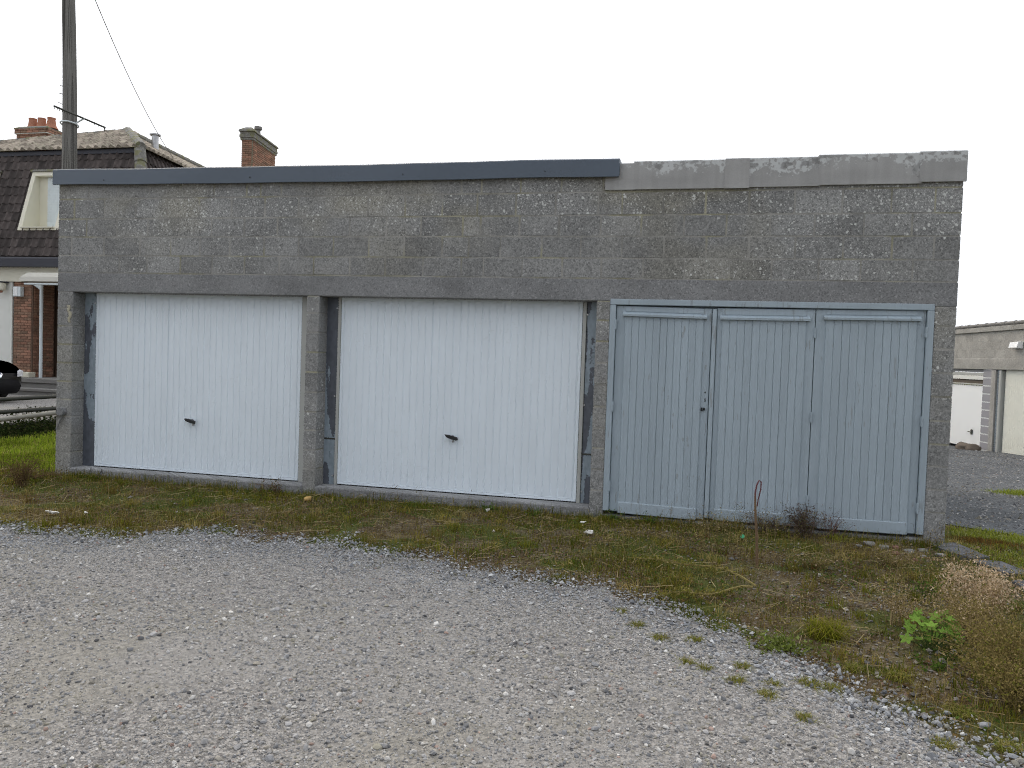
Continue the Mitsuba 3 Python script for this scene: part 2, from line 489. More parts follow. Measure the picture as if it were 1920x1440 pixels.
# ---------------------------------------------------------------- the garage
G = thing('garage', 'long low grey breeze-block garage with two white doors and one blue-grey door', 'garage')
R0 = 0.175
core = MB()
core.box(0.006, 8.942, 0.0022, 0.2, 2.05, 3.12, b=0.001)
for x0, x1 in ((0.006, 0.194), (2.991, 3.120), (5.926, 6.040), (8.786, 8.942)):
    core.box(x0, x1, 0.0025, 0.3, -0.3, 1.911, b=0.001)
core.box(0.01, 0.2, 0.31, 6.0, -0.4, 3.0, b=0.001)
core.box(8.74, 8.935, 0.31, 6.0, -0.4, 3.0, b=0.001)
core.box(0.2, 8.74, 5.8, 5.99, -0.4, 3.0, b=0.001)
WALL = part('wall', core.mesh(), 'mat_mortar', G)
zrow = [2.117, 2.303, 2.503, 2.697, 2.909, 3.10]
joints = [
    [.40, .78, 1.12, 1.52, 1.90, 2.27, 2.67, 3.05, 3.44, 3.82, 4.21, 4.60, 4.82, 5.20, 5.58, 5.95, 6.33, 6.70, 7.09, 7.45, 7.84, 8.18, 8.59],
    [.17, .58, 1.03, 1.40, 1.75, 2.10, 2.49, 2.88, 3.26, 3.64, 4.01, 4.40, 4.67, 4.98, 5.38, 5.75, 6.13, 6.51, 6.88, 7.25, 7.64, 8.03, 8.42, 8.75],
    [.36, .74, 1.12, 1.50, 1.88, 2.26, 2.64, 3.05, 3.43, 3.82, 4.18, 4.60, 4.78, 5.16, 5.54, 5.93, 6.30, 6.68, 7.05, 7.42, 7.79, 8.19, 8.57],
    [.20, .58, .97, 1.35, 1.73, 2.11, 2.49, 2.87, 3.25, 3.62, 4.01, 4.39, 4.74, 5.12, 5.50, 5.90, 6.12, 6.49, 6.86, 7.24, 7.62, 8.01, 8.40, 8.74],
    [.38, .75, 1.13, 1.51, 1.90, 2.28, 2.44, 2.67, 3.06, 3.44, 3.83, 4.20, 4.58, 4.78, 5.16, 5.55, 5.94, 6.33, 6.70, 7.08, 7.47, 7.85, 8.24, 8.60]]
for r, row in enumerate(joints):
    e = [0.0] + row + [8.948]
    for a, b in zip(e[:-1], e[1:]):
        g = 0.005 + 0.006 * RNG.random() ** 2
        gz = 0.0045 + 0.003 * RNG.random()
        tone = RNG.random()
        xm = (a + b) / 2
        age = [0.0, 0.05, 0.22, 0.46, 0.50][r] + 0.20 * sm(3.6, 8.5, xm) + 0.15 * (RNG.random() - 0.5)
        if r == 4 and xm < 6:
            tone, age = 0.55 + 0.3 * RNG.random(), 0.25
        y0 = -0.001 + 0.002 * RNG.random()
        v, f = cham(a + (g if a > 0 else 0), b - (g if b < 8.9 else 0), y0, 0.09, zrow[r] + gz, zrow[r + 1] - gz, b=0.003)
        v = v + 0.0022 * (RNG.random(v.shape) - 0.5) * [1, 0.3, 1]
        part('block', (v, f), 'mat_block', WALL, uv=blockuv(v, tone, float(np.clip(age, 0, 1))))
zp = [-0.16, 0.151, 0.345, 0.544, 0.731, 0.93, 1.134, 1.335, 1.536, 1.73, 1.911]
for (x0, x1, depth) in ((0.0, 0.2, 0.31), (2.985, 3.126, 0.31), (5.92, 6.046, 0.31), (8.779, 8.948, 0.31)):
    off = RNG.random() * 0.02
    for a, b in zip(zp[:-1], zp[1:]):
        g = 0.0035 + 0.002 * RNG.random()
        v, f = cham(x0, x1, 0.001 * RNG.random(), depth, a + g + (off if a > 0 else 0), b - g + (off if b < 1.9 else 0), b=0.006)
        part('block', (v, f), 'mat_block', WALL, uv=blockuv(v, 0.35 + 0.4 * RNG.random(), 0.05 + 0.1 * RNG.random()))
v, f = cham(0.0, 8.948, 0.0, 0.22, 1.912, 2.114, b=0.004)
part('lintel', (v, f), 'mat_lintel', G, label='dark grey cast concrete lintel band across the whole front')
# mortar repair and chipped corner on the left pier
m = MB()
for q in range(5):
    c = np.array([0.15 + 0.02 * RNG.random(), -0.002, 1.60 + 0.035 * q])
    m.hull(c + (RNG.random((14, 3)) - 0.5) * [0.05, 0.016, 0.06])
part('mortar_patch', m.mesh(), mat('mat_patch', (0.36, 0.34, 0.26), 0.95), G, label='pale lump of repair mortar on the left pier')
# sills
for x0, x1 in ((0.2, 2.985), (3.126, 5.92)):
    v, f = cham(x0, x1, -0.012, 0.3, -0.22, -0.012, b=0.012)
    part('sill', (v, f), 'mat_lintel', G)
v, f = cham(6.046, 8.779, 0.02, 0.3, -0.22, -0.07, b=0.012)
part('sill', (v, f), 'mat_lintel', G)
v, f = cham(8.63, 8.79, -0.02, 0.16, -0.22, -0.062, b=0.012)
part('foot_block', (v, f), 'mat_lintel', G)
# roof, fascia, coping
part('roof', MB().box(0.1, 8.85, 0.25, 6.1, 3.0, 3.09, b=0.01).mesh(), 'mat_gutter', G)


def fascia(x0, x1, y):
    wav = lambda x: 0.004 * math.sin(x * 2.3) + 0.003 * math.sin(x * 5.1 + 1)
    prof = [(y, 3.038), (y, 3.192), (y + 0.012, 3.203), (0.34, 3.213), (0.34, 3.198), (y + 0.02, 3.188), (y + 0.014, 3.036)]
    v = np.array([[x, a - 0.8 * wav(x) * (b < 3.1), b + 0.02 * (1 - sm(0, 2.9, x)) + 0.6 * wav(x + 1)] for x in np.linspace(x0, x1, 24) for k, (a, b) in enumerate(prof)])
    f = [[i * 7 + j, (i + 1) * 7 + j, (i + 1) * 7 + (j + 1) % 7, i * 7 + (j + 1) % 7] for i in range(23) for j in range(7)]
    f = np.array(f); f = np.vstack([f[:, [0, 1, 2]], f[:, [0, 2, 3]], [[0, k, k + 1] for k in range(1, 6)], [[161, 162 + k, 161 + k] for k in range(1, 6)]])
    return v, f


F = part('fascia', fascia(-0.03, 4.27, -0.060), 'mat_fascia', G, label='slate-grey sheet metal roof edge strip')
F2 = part('fascia', fascia(4.24, 6.088, -0.064), 'mat_fascia', G, label='slate-grey sheet metal roof edge strip')
for x in (0.62, 2.35, 4.0, 5.4):
    part('screw', MB().tube([(x, -0.058, 3.095), (x, -0.068, 3.095)], 0.006, 6).mesh(), 'mat_black', F)
for x0, x1, z0, z1, pr_, tone, li in ((5.958, 6.235, 2.924, 3.166, 0.018, 0.75, 0.9), (6.215, 7.03, 2.926, 3.180, 0.022, 0.45, 1.0), (7.018, 7.226, 2.922, 3.186, 0.030, 0.8, 0.0),
                                     (7.218, 7.815, 2.932, 3.186, 0.022, 0.4, 1.0), (7.80, 8.62, 2.940, 3.200, 0.026, 0.5, 0.95), (8.60, 8.962, 2.952, 3.208, 0.034, 0.2, 0.55)):
    c = MB()
    c.hull([(x, y, z) for x in (x0, x1) for y, z in ((-pr_, z0), (-pr_, z1 - 0.008), (-pr_ + 0.01, z1), (-pr_ + 0.022, z1), (-pr_ + 0.022, z0))])
    c.hull([(x, y, z) for x in (x0, x1) for y, z in ((-pr_ + 0.008, z1), (-pr_ + 0.008, z1 - 0.014), (0.36, z1 + 0.01), (0.36, z1 - 0.008))])
    v, f = c.mesh()
    part('coping_slab', (v, f), 'mat_cement', G, uv=blockuv(v, tone, li))


# ---- white up-and-over doors
def ribbed(x0, x1, z0, z1, y, pitch, seams=(), depth=0.005):
    """Pressed sheet: flat ribs with a narrow V groove between them, a lip along the bottom."""
    n = int(round((x1 - x0 - 0.07) / pitch))
    pitch = (x1 - x0 - 0.07) / n
    xs, ys = [x0, x0, x0 + 0.03], [y + 0.03, y, y]
    for i in range(n + 1):
        c = x0 + 0.035 + i * pitch
        w = 0.0065
        dd = depth * (1.5 if any(abs(c - s) < pitch / 2 for s in seams) else 1.0)
        xs += [c - w, c - 0.002, c + 0.002, c + w]
        ys += [y, y + dd, y + dd, y]
    xs += [x1 - 0.03, x1, x1]; ys += [y, y, y + 0.03]
    zs = np.array([z0 + 0.022, z1])
    v = np.array([[a, b, z] for z in zs for a, b in zip(xs, ys)])
    k = len(xs)
    f = np.array([[i, i + 1, k + i + 1, k + i] for i in range(k - 1)])
    return v, f


def door(x0, x1, seams, handle, lock, posts):
    D = part('garage_door', ribbed(x0, x1, 0.0, 1.93, R0, 0.0735, seams), 'mat_door_white', G, label=None)
    part('bottom_rail', MB().box(x0, x1, R0 - 0.004, R0 + 0.03, -0.002, 0.020, b=0.003).box(x0 + 0.03, x1 - 0.03, R0 - 0.002, R0 + 0.004, 0.0225, 0.027, b=0.001).mesh(), 'mat_door_white', D)
    part('seal', MB().box(x0, x1, R0 + 0.002, R0 + 0.04, -0.013, -0.0025, b=0.001).mesh(), 'mat_rubber', D)
    hx, hz = handle
    h = MB()
    a = math.radians(-12)
    prof = np.array([[-0.072, 0.006], [-0.045, -0.016], [0.03, -0.021], [0.066, -0.016], [0.072, 0.0], [0.06, 0.016], [-0.01, 0.019], [-0.06, 0.014]])
    q = prof @ np.array([[math.cos(a), math.sin(a)], [-math.sin(a), math.cos(a)]])
    h.hull(np.vstack([np.insert(q + [hx, hz], 1, R0 - 0.05, axis=1), np.insert(q * 0.85 + [hx, hz], 1, R0 - 0.062, axis=1), np.insert(q * 0.9 + [hx, hz], 1, R0 - 0.036, axis=1)]))
    h.tube([(hx, R0 + 0.002, hz), (hx, R0 - 0.045, hz)], 0.016, 10)
    part('handle', h.mesh(), 'mat_black', D, smooth=40)
    l = MB().tube([(lock[0], R0 + 0.001, lock[1] + 0.02), (lock[0], R0 - 0.008, lock[1] + 0.02)], 0.012, 12)
    part('lock', l.mesh(), 'mat_steel', D)
    part('keyhole', MB().box(lock[0] - 0.004, lock[0] + 0.004, R0 - 0.010, R0 - 0.0085, lock[1] + 0.008, lock[1] + 0.03, b=0.0005).mesh(), 'mat_black', D)
    for (a0, a1, y0, mt, nm) in posts:
        v, f = cham(a0, a1, R0 + y0, R0 + y0 + 0.03, -0.012, 1.915, b=0.002)
        part(nm, (v, f), mt, D, uv=blockuv(v, (a0 * 7.3) % 1, 0))
    return D


D1 = door(0.353, 2.842, (1.28, 1.0), (1.585, 0.562), (1.598, 0.50), [(0.196, 0.349, 0.004, 'mat_galvanised', 'side_panel'), (2.846, 2.905, -0.004, 'mat_post', 'frame_post'), (2.908, 2.99, 0.01, 'mat_galvanised', 'side_panel')])
D2 = door(3.287, 5.766, (4.30,), (4.515, 0.552), (4.522, 0.488), [(3.12, 3.252, 0.006, 'mat_galvanised', 'side_panel'), (3.254, 3.283, -0.010, 'mat_post', 'frame_post'), (5.772, 5.806, -0.010, 'mat_post', 'frame_post'), (5.81, 5.925, 0.006, 'mat_galvanised', 'side_panel')])
labels[D1] = {'label': 'left of the two white ribbed up-and-over garage doors'}
labels[D2] = {'label': 'right of the two white ribbed up-and-over garage doors'}
for D, pts in ((D1, [(0.335, 1.80), (2.93, 0.55), (2.93, 0.1)]), (D2, [(3.24, 1.80), (3.235, 0.90), (3.235, 0.08), (5.815, 1.79), (5.815, 0.93), (5.82, 0.10)])):
    for x, z in pts:
        part('screw', MB().tube([(x, R0 + 0.008, z), (x, R0 - 0.008, z)], 0.008, 8).mesh(), 'mat_steel', D)
for x0, x1, z in ((3.122, 3.252, 0.452), (5.81, 5.923, 0.452)):
    part('strip_joint', MB().box(x0, x1, R0 + 0.001, R0 + 0.012, z, z + 0.016, b=0.001).mesh(), 'mat_pipe_dark', D2)

# ---- wooden door: frame and three leaves of boards
fr = MB()
fr.box(6.046, 6.099, -0.004, 0.12, -0.03, 1.876, b=0.003)
fr.box(8.727, 8.779, -0.004, 0.12, -0.03, 1.876, b=0.003)
fr.box(6.046, 8.779, -0.003, 0.12, 1.878, 1.932, b=0.004)
v, f = fr.mesh()
part('door_frame', (v, f), 'mat_frame_paint', G, uv=blockuv(v, 0.2, 0))
v, f = cham(6.10, 8.726, 0.09, 0.11, -0.05, 1.876, b=0.001)
part('door_stop', (v, f), 'mat_frame_paint', G, uv=blockuv(v, 0.4, 0))


def leaf(x0, x1, z0, z1, bx0, bx1, drop, drip_z, label):
    def sh(v):  # the leaf has sunk a little on its hinges
        v = v.copy(); v[:, 2] -= drop * (v[:, 0] - x0) / (x1 - x0); return v
    L = part('door_leaf', (lambda q: (sh(q[0]), q[1]))(MB().box(x0, x1, 0.028, 0.066, z0 + 0.012, z1, b=0.003).mesh()), 'mat_frame_paint', G, label=label, uv=np.tile([[0.25, 0]], (24, 1)))
    n = 11
    w = (bx1 - bx0) / n
    for i in range(n):
        a, b = bx0 + i * w, bx0 + (i + 1) * w
        v, f = cham(a + 0.0004 + 0.0012 * RNG.random() ** 2, b - 0.0004 - 0.001 * RNG.random() ** 2, 0.012 + 0.0015 * RNG.random(), 0.03, z0 + 0.06, drip_z + 0.004, b=0.003)
        part('board', (sh(v), f), 'mat_wood_paint', L, uv=blockuv(v, RNG.random(), 0))
    v, f = cham(bx0 - 0.005, bx1 + 0.002, 0.004, 0.03, z0, z0 + 0.105, b=0.005)
    part('kickboard', (sh(v), f), 'mat_frame_paint', L, uv=blockuv(v, 0.5, 0))
    v, f = hull([(x, y, z) for x in (bx0 - 0.022, bx1 + 0.03) for y, z in ((-0.016, drip_z), (-0.018, drip_z + 0.018), (0.03, drip_z + 0.042), (0.03, drip_z))])
    part('drip_bar', (sh(v), f), 'mat_frame_paint', L, uv=blockuv(v, 0.8, 0))
    v, f = cham(bx0, bx1, 0.022, 0.03, drip_z + 0.045, z1 - 0.004, b=0.002)
    part('top_panel', (sh(v), f), 'mat_frame_paint', L, uv=blockuv(v, 0.45, 0))
    return L


L1 = leaf(6.103, 6.958, -0.045, 1.872, 6.186, 6.889, 0.014, 1.778, 'left leaf of the blue-grey wooden door, with the lock')
L2 = leaf(7.006, 7.836, -0.046, 1.866, 7.052, 7.762, -0.004, 1.762, 'middle leaf of the blue-grey wooden door')
L3 = leaf(7.842, 8.722, -0.048, 1.872, 7.925, 8.652, -0.006, 1.781, 'right leaf of the blue-grey wooden door')
v, f = cham(6.964, 7.002, 0.006, 0.04, -0.03, 1.855, b=0.005)
part('cover_strip', (v, f), 'mat_frame_paint', L2, uv=blockuv(v, 0.75, 0))


def hinge(x, z, L, y=-0.006):
    h = MB().tube([(x, y, z - 0.045), (x, y, z - 0.001)], 0.0085, 8).tube([(x, y, z + 0.001), (x, y, z + 0.045)], 0.0085, 8)
    h.box(x - 0.012, x + 0.012, y + 0.006, y + 0.012, z - 0.04, z + 0.04, b=0.001)
    v, f = h.mesh()
    part('hinge', (v, f), 'mat_frame_paint', L, smooth=40, uv=None)


for z in (1.697, 0.940, 0.199):
    hinge(6.101, z, L1)
    hinge(8.7245, z - 0.005, L3)
for z in (1.665, 0.927, 0.19):
    hinge(7.839, z, L3, 0.014)
part('keyhole', MB().tube([(6.927, 0.030, 1.103), (6.927, 0.0265, 1.103)], 0.008, 8).mesh(), 'mat_black', L1)
part('keyhole', MB().tube([(6.929, 0.030, 1.044), (6.929, 0.0265, 1.044)], 0.007, 8).box(6.924, 6.934, 0.0262, 0.030, 1.018, 1.04, b=0.0005).mesh(), 'mat_black', L1)
part('latch', MB().box(6.896, 6.911, 0.004, 0.02, 0.934, 0.968, b=0.004).box(6.916, 6.932, 0.012, 0.03, 0.94, 0.966, b=0.004).mesh(), 'mat_black', L1)
# ---------------------------------------------------------------- the house on the left
HS = thing('house', 'house with dark tiled mansard roof, cream dormer and brick porch left of the garage', 'house')
EX, EZ = -8.4, 6.80            # corner of the upper eaves; the mansard leans from y 10.9 (z 3.70) to y 11.8 (z 6.80)
KS = 0.9 / (EZ - 3.70)


def on_slope(x, z, off=0.0):
    """Point of the front mansard slope at height z, off = metres out of the slope."""
    n = np.array([0, -1.0, KS]) / math.hypot(1, KS)
    return np.array([x, 10.9 + KS * (z - 3.70), z]) + off * n


SDW = -0.13
w = MB()
w.box(-26, -12.25, 11.0, 11.3, -0.3, 3.0, b=0.005)
w.box(-12.25, -7.6, 11.9, 12.2, -0.3, 3.4, b=0.005)
w.hull([(x + SDW * (y - 12.2), y, z) for x in (-7.9, -7.6) for y in (12.2, 24) for z in (-0.3, 3.4)])
WALLH = part('wall', w.mesh(), 'mat_brick_dark', HS)
part('wall_panel', MB().box(-12.16, -11.745, 10.98, 11.2, 0.2, 3.0, b=0.005).mesh(), 'mat_white_wall', HS, label='white wall strip beside the brick pier')
part('lintel_beam', MB().box(-26, -7.5, 10.93, 11.9, 2.985, 3.42, b=0.01).mesh(), 'mat_cream', HS, label='cream beam under the gutter')
g = MB().hull([(x, y, z) for x in (-26, -7.3) for y, z in ((10.72, 3.64), (10.70, 3.60), (10.70, 3.38), (10.95, 3.38), (10.95, 3.66))])
part('gutter', g.mesh(), 'mat_gutter', HS, label='dark gutter board below the mansard roof')


def brickwork(x0, x1, y0, y1, z0, z1, L=0.22, h=0.065, j=0.01, seed=1):
    """Brick courses round a rectangular core, joined: each brick a box with its own tone."""
    rg = np.random.default_rng(seed)
    vs, fs, us, n = [], [], [], 0
    z, c = z0, 0
    while z < z1 - 0.02:
        zt = min(z + h, z1)
        for ax, lo, hi, fixed in ((0, x0, x1, y0), (1, y0, y1, x1), (0, x0, x1, y1), (1, y0, y1, x0)):
            s = lo - (L / 2 if c % 2 else 0)
            while s < hi - 0.01:
                a, b = max(s, lo), min(s + L, hi)
                o = 0.004 * rg.random()
                if ax == 0:
                    q = (a, b, fixed - 0.05 - o, fixed + 0.05) if fixed == y0 else (a, b, fixed - 0.05, fixed + 0.05 + o)
                    bx = (q[0], q[1], q[2], q[3])
                else:
                    bx = (fixed - 0.05, fixed + 0.05 + o, a, b)
                v, f = cham(bx[0], bx[1], bx[2], bx[3], z, zt, 0.006)
                vs.append(v); fs.append(f + n); n += len(v)
                us.append(np.tile([[rg.random(), rg.random()]], (len(v), 1)))
                s += L + j
        z = zt + j; c += 1
    return (np.vstack(vs), np.vstack(fs)), np.vstack(us)


for nm, q in (('pier', (-11.70, -11.13, 11.05, 11.75, 0.36, 2.985)), ('porch_wall', (-10.84, -8.5, 11.80, 11.88, 0.36, 2.985))):
    m_, u_ = brickwork(*q, seed=5)
    p_ = part(nm, MB().box(q[0] - .035, q[1] + .035, q[2] - .035, q[3] + .035, q[4], q[5] - .003, b=0.002).mesh(), 'mat_brick_dark', HS)
    part('brickwork', m_, 'mat_brick', p_, uv=u_, kind='stuff')
for q, mt in (((-11.9, -7.4, 10.55, 11.9, -0.3, 0.24), 'mat_step'), ((-12.0, -7.3, 10.5, 11.9, 0.24, 0.355), 'mat_white_wall'), ((-12.0, -7.2, 10.2, 10.55, -0.3, 0.03), 'mat_step'), ((-12.0, -7.2, 10.16, 10.56, 0.03, 0.10), 'mat_white_wall')):
    part('step', MB().box(*q, b=0.008).mesh(), 'mat_step', HS)
part('plinth', MB().box(-11.95, -11.05, 10.85, 11.1, 0.36, 0.50, b=0.01).mesh(), 'mat_cream', HS)
c = MB().hull([(x, y, z) for x in (-10.62, -8.0) for y, z in ((11.0, 3.20), (10.35, 3.18), (10.12, 3.05), (10.08, 2.93), (10.95, 2.90))])
part('awning', c.mesh(), mat('mat_awning', (0.46, 0.45, 0.40), 0.6), HS, smooth=40, label='curved cream awning over the porch')
part('awning_rail', MB().box(-10.5, -8.0, 10.1, 10.2, 2.84, 2.885, b=0.01).mesh(), 'mat_shutter', HS)
br = MB().tube([on for on in np.array([[-11.06, 10.3, 3.0], [-11.0, 10.25, 2.88], [-10.84, 10.25, 2.76], [-10.80, 10.25, 2.70]])], 0.05, 8)
br.tube([(-10.44, 10.25, 2.80), (-10.40, 10.25, 0.36)], 0.038, 10)
part('porch_post', MB().tube([(-10.76, 10.96, 2.9), (-10.745, 10.96, 0.36)], 0.045, 10).tube([(-11.06, 10.9, 3.1), (-11.0, 10.92, 2.96), (-10.84, 10.95, 2.86), (-10.77, 10.96, 2.80)], 0.05, 8).mesh(), 'mat_shutter', HS, smooth=40, label='white porch post')
l_ = part('wall_lamp', MB().lathe((-11.97, 10.82, 2.72), [(0.05, 0), (0.12, 0.03), (0.13, 0.17), (0.11, 0.22), (0.03, 0.24)], 12).mesh(), 'mat_cream', HS, smooth=40, label='round cream wall lamp')
part('lamp_cap', MB().box(-12.1, -11.84, 10.72, 10.98, 2.945, 2.975, b=0.01).mesh(), 'mat_gutter', l_)
part('bulb', MB().lathe((-11.95, 10.80, 2.66), [(0.01, 0), (0.05, 0.02), (0.05, 0.06)], 8).mesh(), 'mat_terracotta', l_)
b_ = part('letter_box', MB().box(-11.61, -11.36, 10.86, 10.99, 2.575, 2.845, b=0.01).mesh(), 'mat_shutter', HS, label='pale blue letter box on the brick pier')
part('panel', MB().box(-11.58, -11.45, 10.85, 10.862, 2.60, 2.82, b=0.003).mesh(), 'mat_white_door', b_)

# mansard slope with openings for the two dormers
DORM = [(-11.69, -10.35), (-14.16, -12.82)]
ZD0, ZD1 = 4.41, 6.13


def quad4(a, b, c_, d):
    return np.array([a, b, c_, d]), np.array([[0, 1, 2], [0, 2, 3]])


base = MB()
cuts = sorted([-26] + [t for q in DORM for t in q] + [EX + 0.9])
for a, b in zip(cuts[:-1], cuts[1:]):
    xr0, xr1 = a, b
    right = abs(b - (EX + 0.9)) < 1e-6
    hole = any(abs(a - q[0]) < 1e-6 for q in DORM)
    for z0, z1 in (((3.66, ZD0), (ZD1, EZ)) if hole else ((3.66, EZ),)):
        tx = lambda z: (EX + 0.9 * (EZ - z) / (EZ - 3.70)) if right else b
        base.add(*quad4(on_slope(a, z0), on_slope(tx(z0), z0), on_slope(tx(z1), z1), on_slope(a, z1)))
c0, c1 = np.array([EX + 0.9 + .01, 10.9, 3.66]), np.array([EX, 11.8, EZ])
base.add(*quad4(c0, c0 + [-1.8, 14, 0], c1 + [-1.6, 12.2, 0], c1))
scene['mat_tile_two'] = {'type': 'twosided', 'bsdf': dict(scene['mat_tile_dark'])}
MANS = part('mansard_roof', base.mesh(), 'mat_tile_two', HS, uv=np.tile([[0.2, 0.2]], (base.n, 1)), label='steep mansard slope of dark brown tiles')


def tile(x, z, wd, ht, P, N, U):
    """A roof tile with a roll along one side; P(x, z) on the slope, N its outward normal, U up the slope."""
    prof = [(0.0, 0.006), (0.10, 0.040), (0.24, 0.052), (0.38, 0.032), (0.55, 0.006), (0.8, 0.004), (1.0, 0.004)]
    v = []
    for s, lift in ((0.0, 0.020), (1.0, 0.0)):
        for q, o in prof:
            v.append(P + np.array([1, 0, 0]) * q * wd + U * (s * ht) + N * (o + lift))
    for q, o in prof:
        v.append(P + np.array([1, 0, 0]) * q * wd + N * 0.001)
    k = len(prof)
    f = []
    for i in range(k - 1):
        f += [[i, i + 1, k + i + 1], [i, k + i + 1, k + i], [2 * k + i, 2 * k + i + 1, i + 1], [2 * k + i, i + 1, i]]
    return np.array(v), np.array(f)


N_ = np.array([0, -1.0, KS]) / math.hypot(1, KS)
U_ = np.array([0, KS, 1.0]) / math.hypot(1, KS)
tw, th = 0.226, 0.262
rest, ru = MB(), []
row = 0
z = 3.68
while z < EZ - 0.12:
    x = -14.3 + (0.0 if row % 2 else 0.02)
    while x < -7.5:
        lim = EX + 0.9 * (EZ - z) / (EZ - 3.70) - 0.09
        inside = any(q[0] - tw * 0.8 < x < q[1] - tw * 0.1 and ZD0 - 0.22 < z < ZD1 - 0.04 for q in DORM)
        if x + tw < lim + 0.05 and not inside:
            hgt = min(th + 0.03, (EZ + 0.05 - z))
            v, f = tile(x, z, tw + 0.004, hgt, on_slope(x, z, 0.002 + 0.004 * RNG.random()), N_, U_)
            u = blockuv(v, RNG.random(), RNG.random())
            if -13.1 < x and (x < -10.25 or z > 5.9):
                part('tile', (v, f), 'mat_tile_dark', MANS, uv=u)
            else:
                rest.add(v, f); ru.append(u)
        x += tw
    z += th * 0.965
    row += 1
# the side slope, seen edge-on
N2, U2 = np.array([1.0, 0, KS]) / math.hypot(1, KS), np.array([-KS, 0, 1.0]) / math.hypot(1, KS)
z = 5.4
while z < EZ - 0.12:
    y = 11.85 - 0.9 * (EZ - z) / (EZ - 3.7) + 0.1
    while y < 18:
        P_ = np.array([EX + 0.9 * (EZ - z) / (EZ - 3.70) - 0.13 * (y - 11.8), y, z])
        v, f = tile(0, 0, tw, th + 0.02, np.zeros(3), np.array([0, -1.0, 0]), np.array([0, 0, 1.0]))
        v = P_ + v[:, :1] * [-0.13, 1, 0] - v[:, 1:2] * N2 + v[:, 2:] * U2
        rest.add(v, f); ru.append(blockuv(v, RNG.random(), RNG.random()))
        y += tw
    z += th * 0.965
part('roof_tiles', rest.mesh(), 'mat_tile_two', MANS, uv=np.vstack(ru), kind='stuff')
for k in range(7):
    t0, t1 = k * 0.42, k * 0.42 + 0.46
    d_ = np.array([0.9, -0.9, -(EZ - 3.7)]) / (EZ - 3.7)
    a, b = np.array([EX, 11.8, EZ]) + d_ * t0, np.array([EX, 11.8, EZ]) + d_ * t1
    m = MB().tube([a + [0.02, -0.02, 0], b + [0.035, -0.035, 0]], [0.15, 0.165], 10)
    v, f = m.mesh()
    part('hip_tile', (v, f), 'mat_old_stone', MANS)
# upper roof: a truncated hip
dU, hU, SD = 2.1, 2.1 * 0.51, -0.13
top = MB()
YT = lambda x: 11.8 + dU - 0.302 * (EX - dU - x)      # the hip running down to the left from the peak
XL = EX - dU - (dU + 0.14) / 0.302
for a, b, c_, d in (((XL, 11.66, EZ - .02), (EX + .14, 11.66, EZ - .02), (EX - dU, 11.8 + dU, EZ + hU), (XL + .01, 11.67, EZ - .02)),
                    ((EX + .14, 11.66, EZ - .02), (EX + .14 + SD * 13.2, 25, EZ - .02), (EX - dU + SD * 11.1, 25, EZ + hU), (EX - dU, 11.8 + dU, EZ + hU)),
                    ((XL, 11.66, EZ - .02), (EX - dU, 11.8 + dU, EZ + hU), (EX - dU + SD * 11.1, 25, EZ + hU), (-26, 25, EZ - .02))):
    top.add(*quad4(np.array(a), np.array(b), np.array(c_), np.array(d)))
scene['mat_pantile_two'] = {'type': 'twosided', 'bsdf': dict(scene['mat_pantile'])}
UR = part('upper_roof', top.mesh(), 'mat_pantile_two', HS, uv=np.tile([[0.3, 0.3]], (top.n, 1)), label='shallow upper roof of weathered pale pantiles')
part('eaves_board', MB().box(-26, EX + .05, 11.70, 11.76, EZ - 0.16, EZ - 0.03, b=0.004).mesh(), 'mat_gutter', HS)
sl = np.array([0, 1.0, 0.51]) / math.hypot(1, .51); nl = np.array([0, -0.51, 1.0]) / math.hypot(1, .51)
pw, ph = 0.245, 0.36
rest, ru = MB(), []


def pantile(P, X_, U, N, wd, ht):
    v = []
    k = 6
    for s, lift in ((0.0, 0.014), (1.0, 0.0)):
        for i in range(k):
            q = i / (k - 1)
            v.append(P + X_ * (q * wd) + U * (s * ht) + N * (0.08 * math.sin(math.pi * min(q / 0.72, 1.0)) + lift))
    for i in range(k):
        v.append(P + X_ * (i / (k - 1) * wd))
    f = []
    for i in range(k - 1):
        f += [[i, i + 1, k + i + 1], [i, k + i + 1, k + i], [2 * k + i, 2 * k + i + 1, i + 1], [2 * k + i, i + 1, i]]
    return np.array(v), np.array(f)


for r in range(7):
    x = -13.9
    while x < EX + 0.1 - (r * ph * 0.89) * 0.98 - 0.1:
        if 11.62 + (r + 0.8) * ph * 0.84 > YT(x + pw / 2):
            x += pw
            continue
        P_ = np.array([x, 11.62, EZ - 0.03]) + sl * (r * ph * 0.94) + nl * 0.005 * RNG.random()
        v, f = pantile(P_, np.array([1.0, 0, 0]), sl, nl, pw, ph)
        part('pantile', (v, f), 'mat_pantile', UR, uv=blockuv(v, RNG.random(), 0))
        x += pw
s2, n2 = np.array([-1.0, 0, 0.51]) / math.hypot(1, .51), np.array([0.51, 0, 1.0]) / math.hypot(1, .51)
for r in range(7):
    y = 11.85 + r * ph * 0.88
    while y < 19:
        P_ = np.array([EX + 0.18 + SD * (y - 11.8), y, EZ - 0.03]) + s2 * (r * ph * 0.94)
        v, f = pantile(P_, np.array([SD, 1.0, 0]), s2, n2, pw, ph)
        rest.add(v, f); ru.append(blockuv(v, RNG.random(), 0))
        y += pw
part('side_pantiles', rest.mesh(), 'mat_pantile_two', UR, uv=np.vstack(ru), kind='stuff')


def caps(a, b, n, r):
    a, b = np.array(a, float), np.array(b, float)
    for i in range(n):
        p, q = a + (b - a) * i / n, a + (b - a) * (i + 1.12) / n
        m = MB().tube([p, q], [r * 0.92, r * 1.08], 10)
        part('ridge_tile', m.mesh(), 'mat_old_stone', UR)


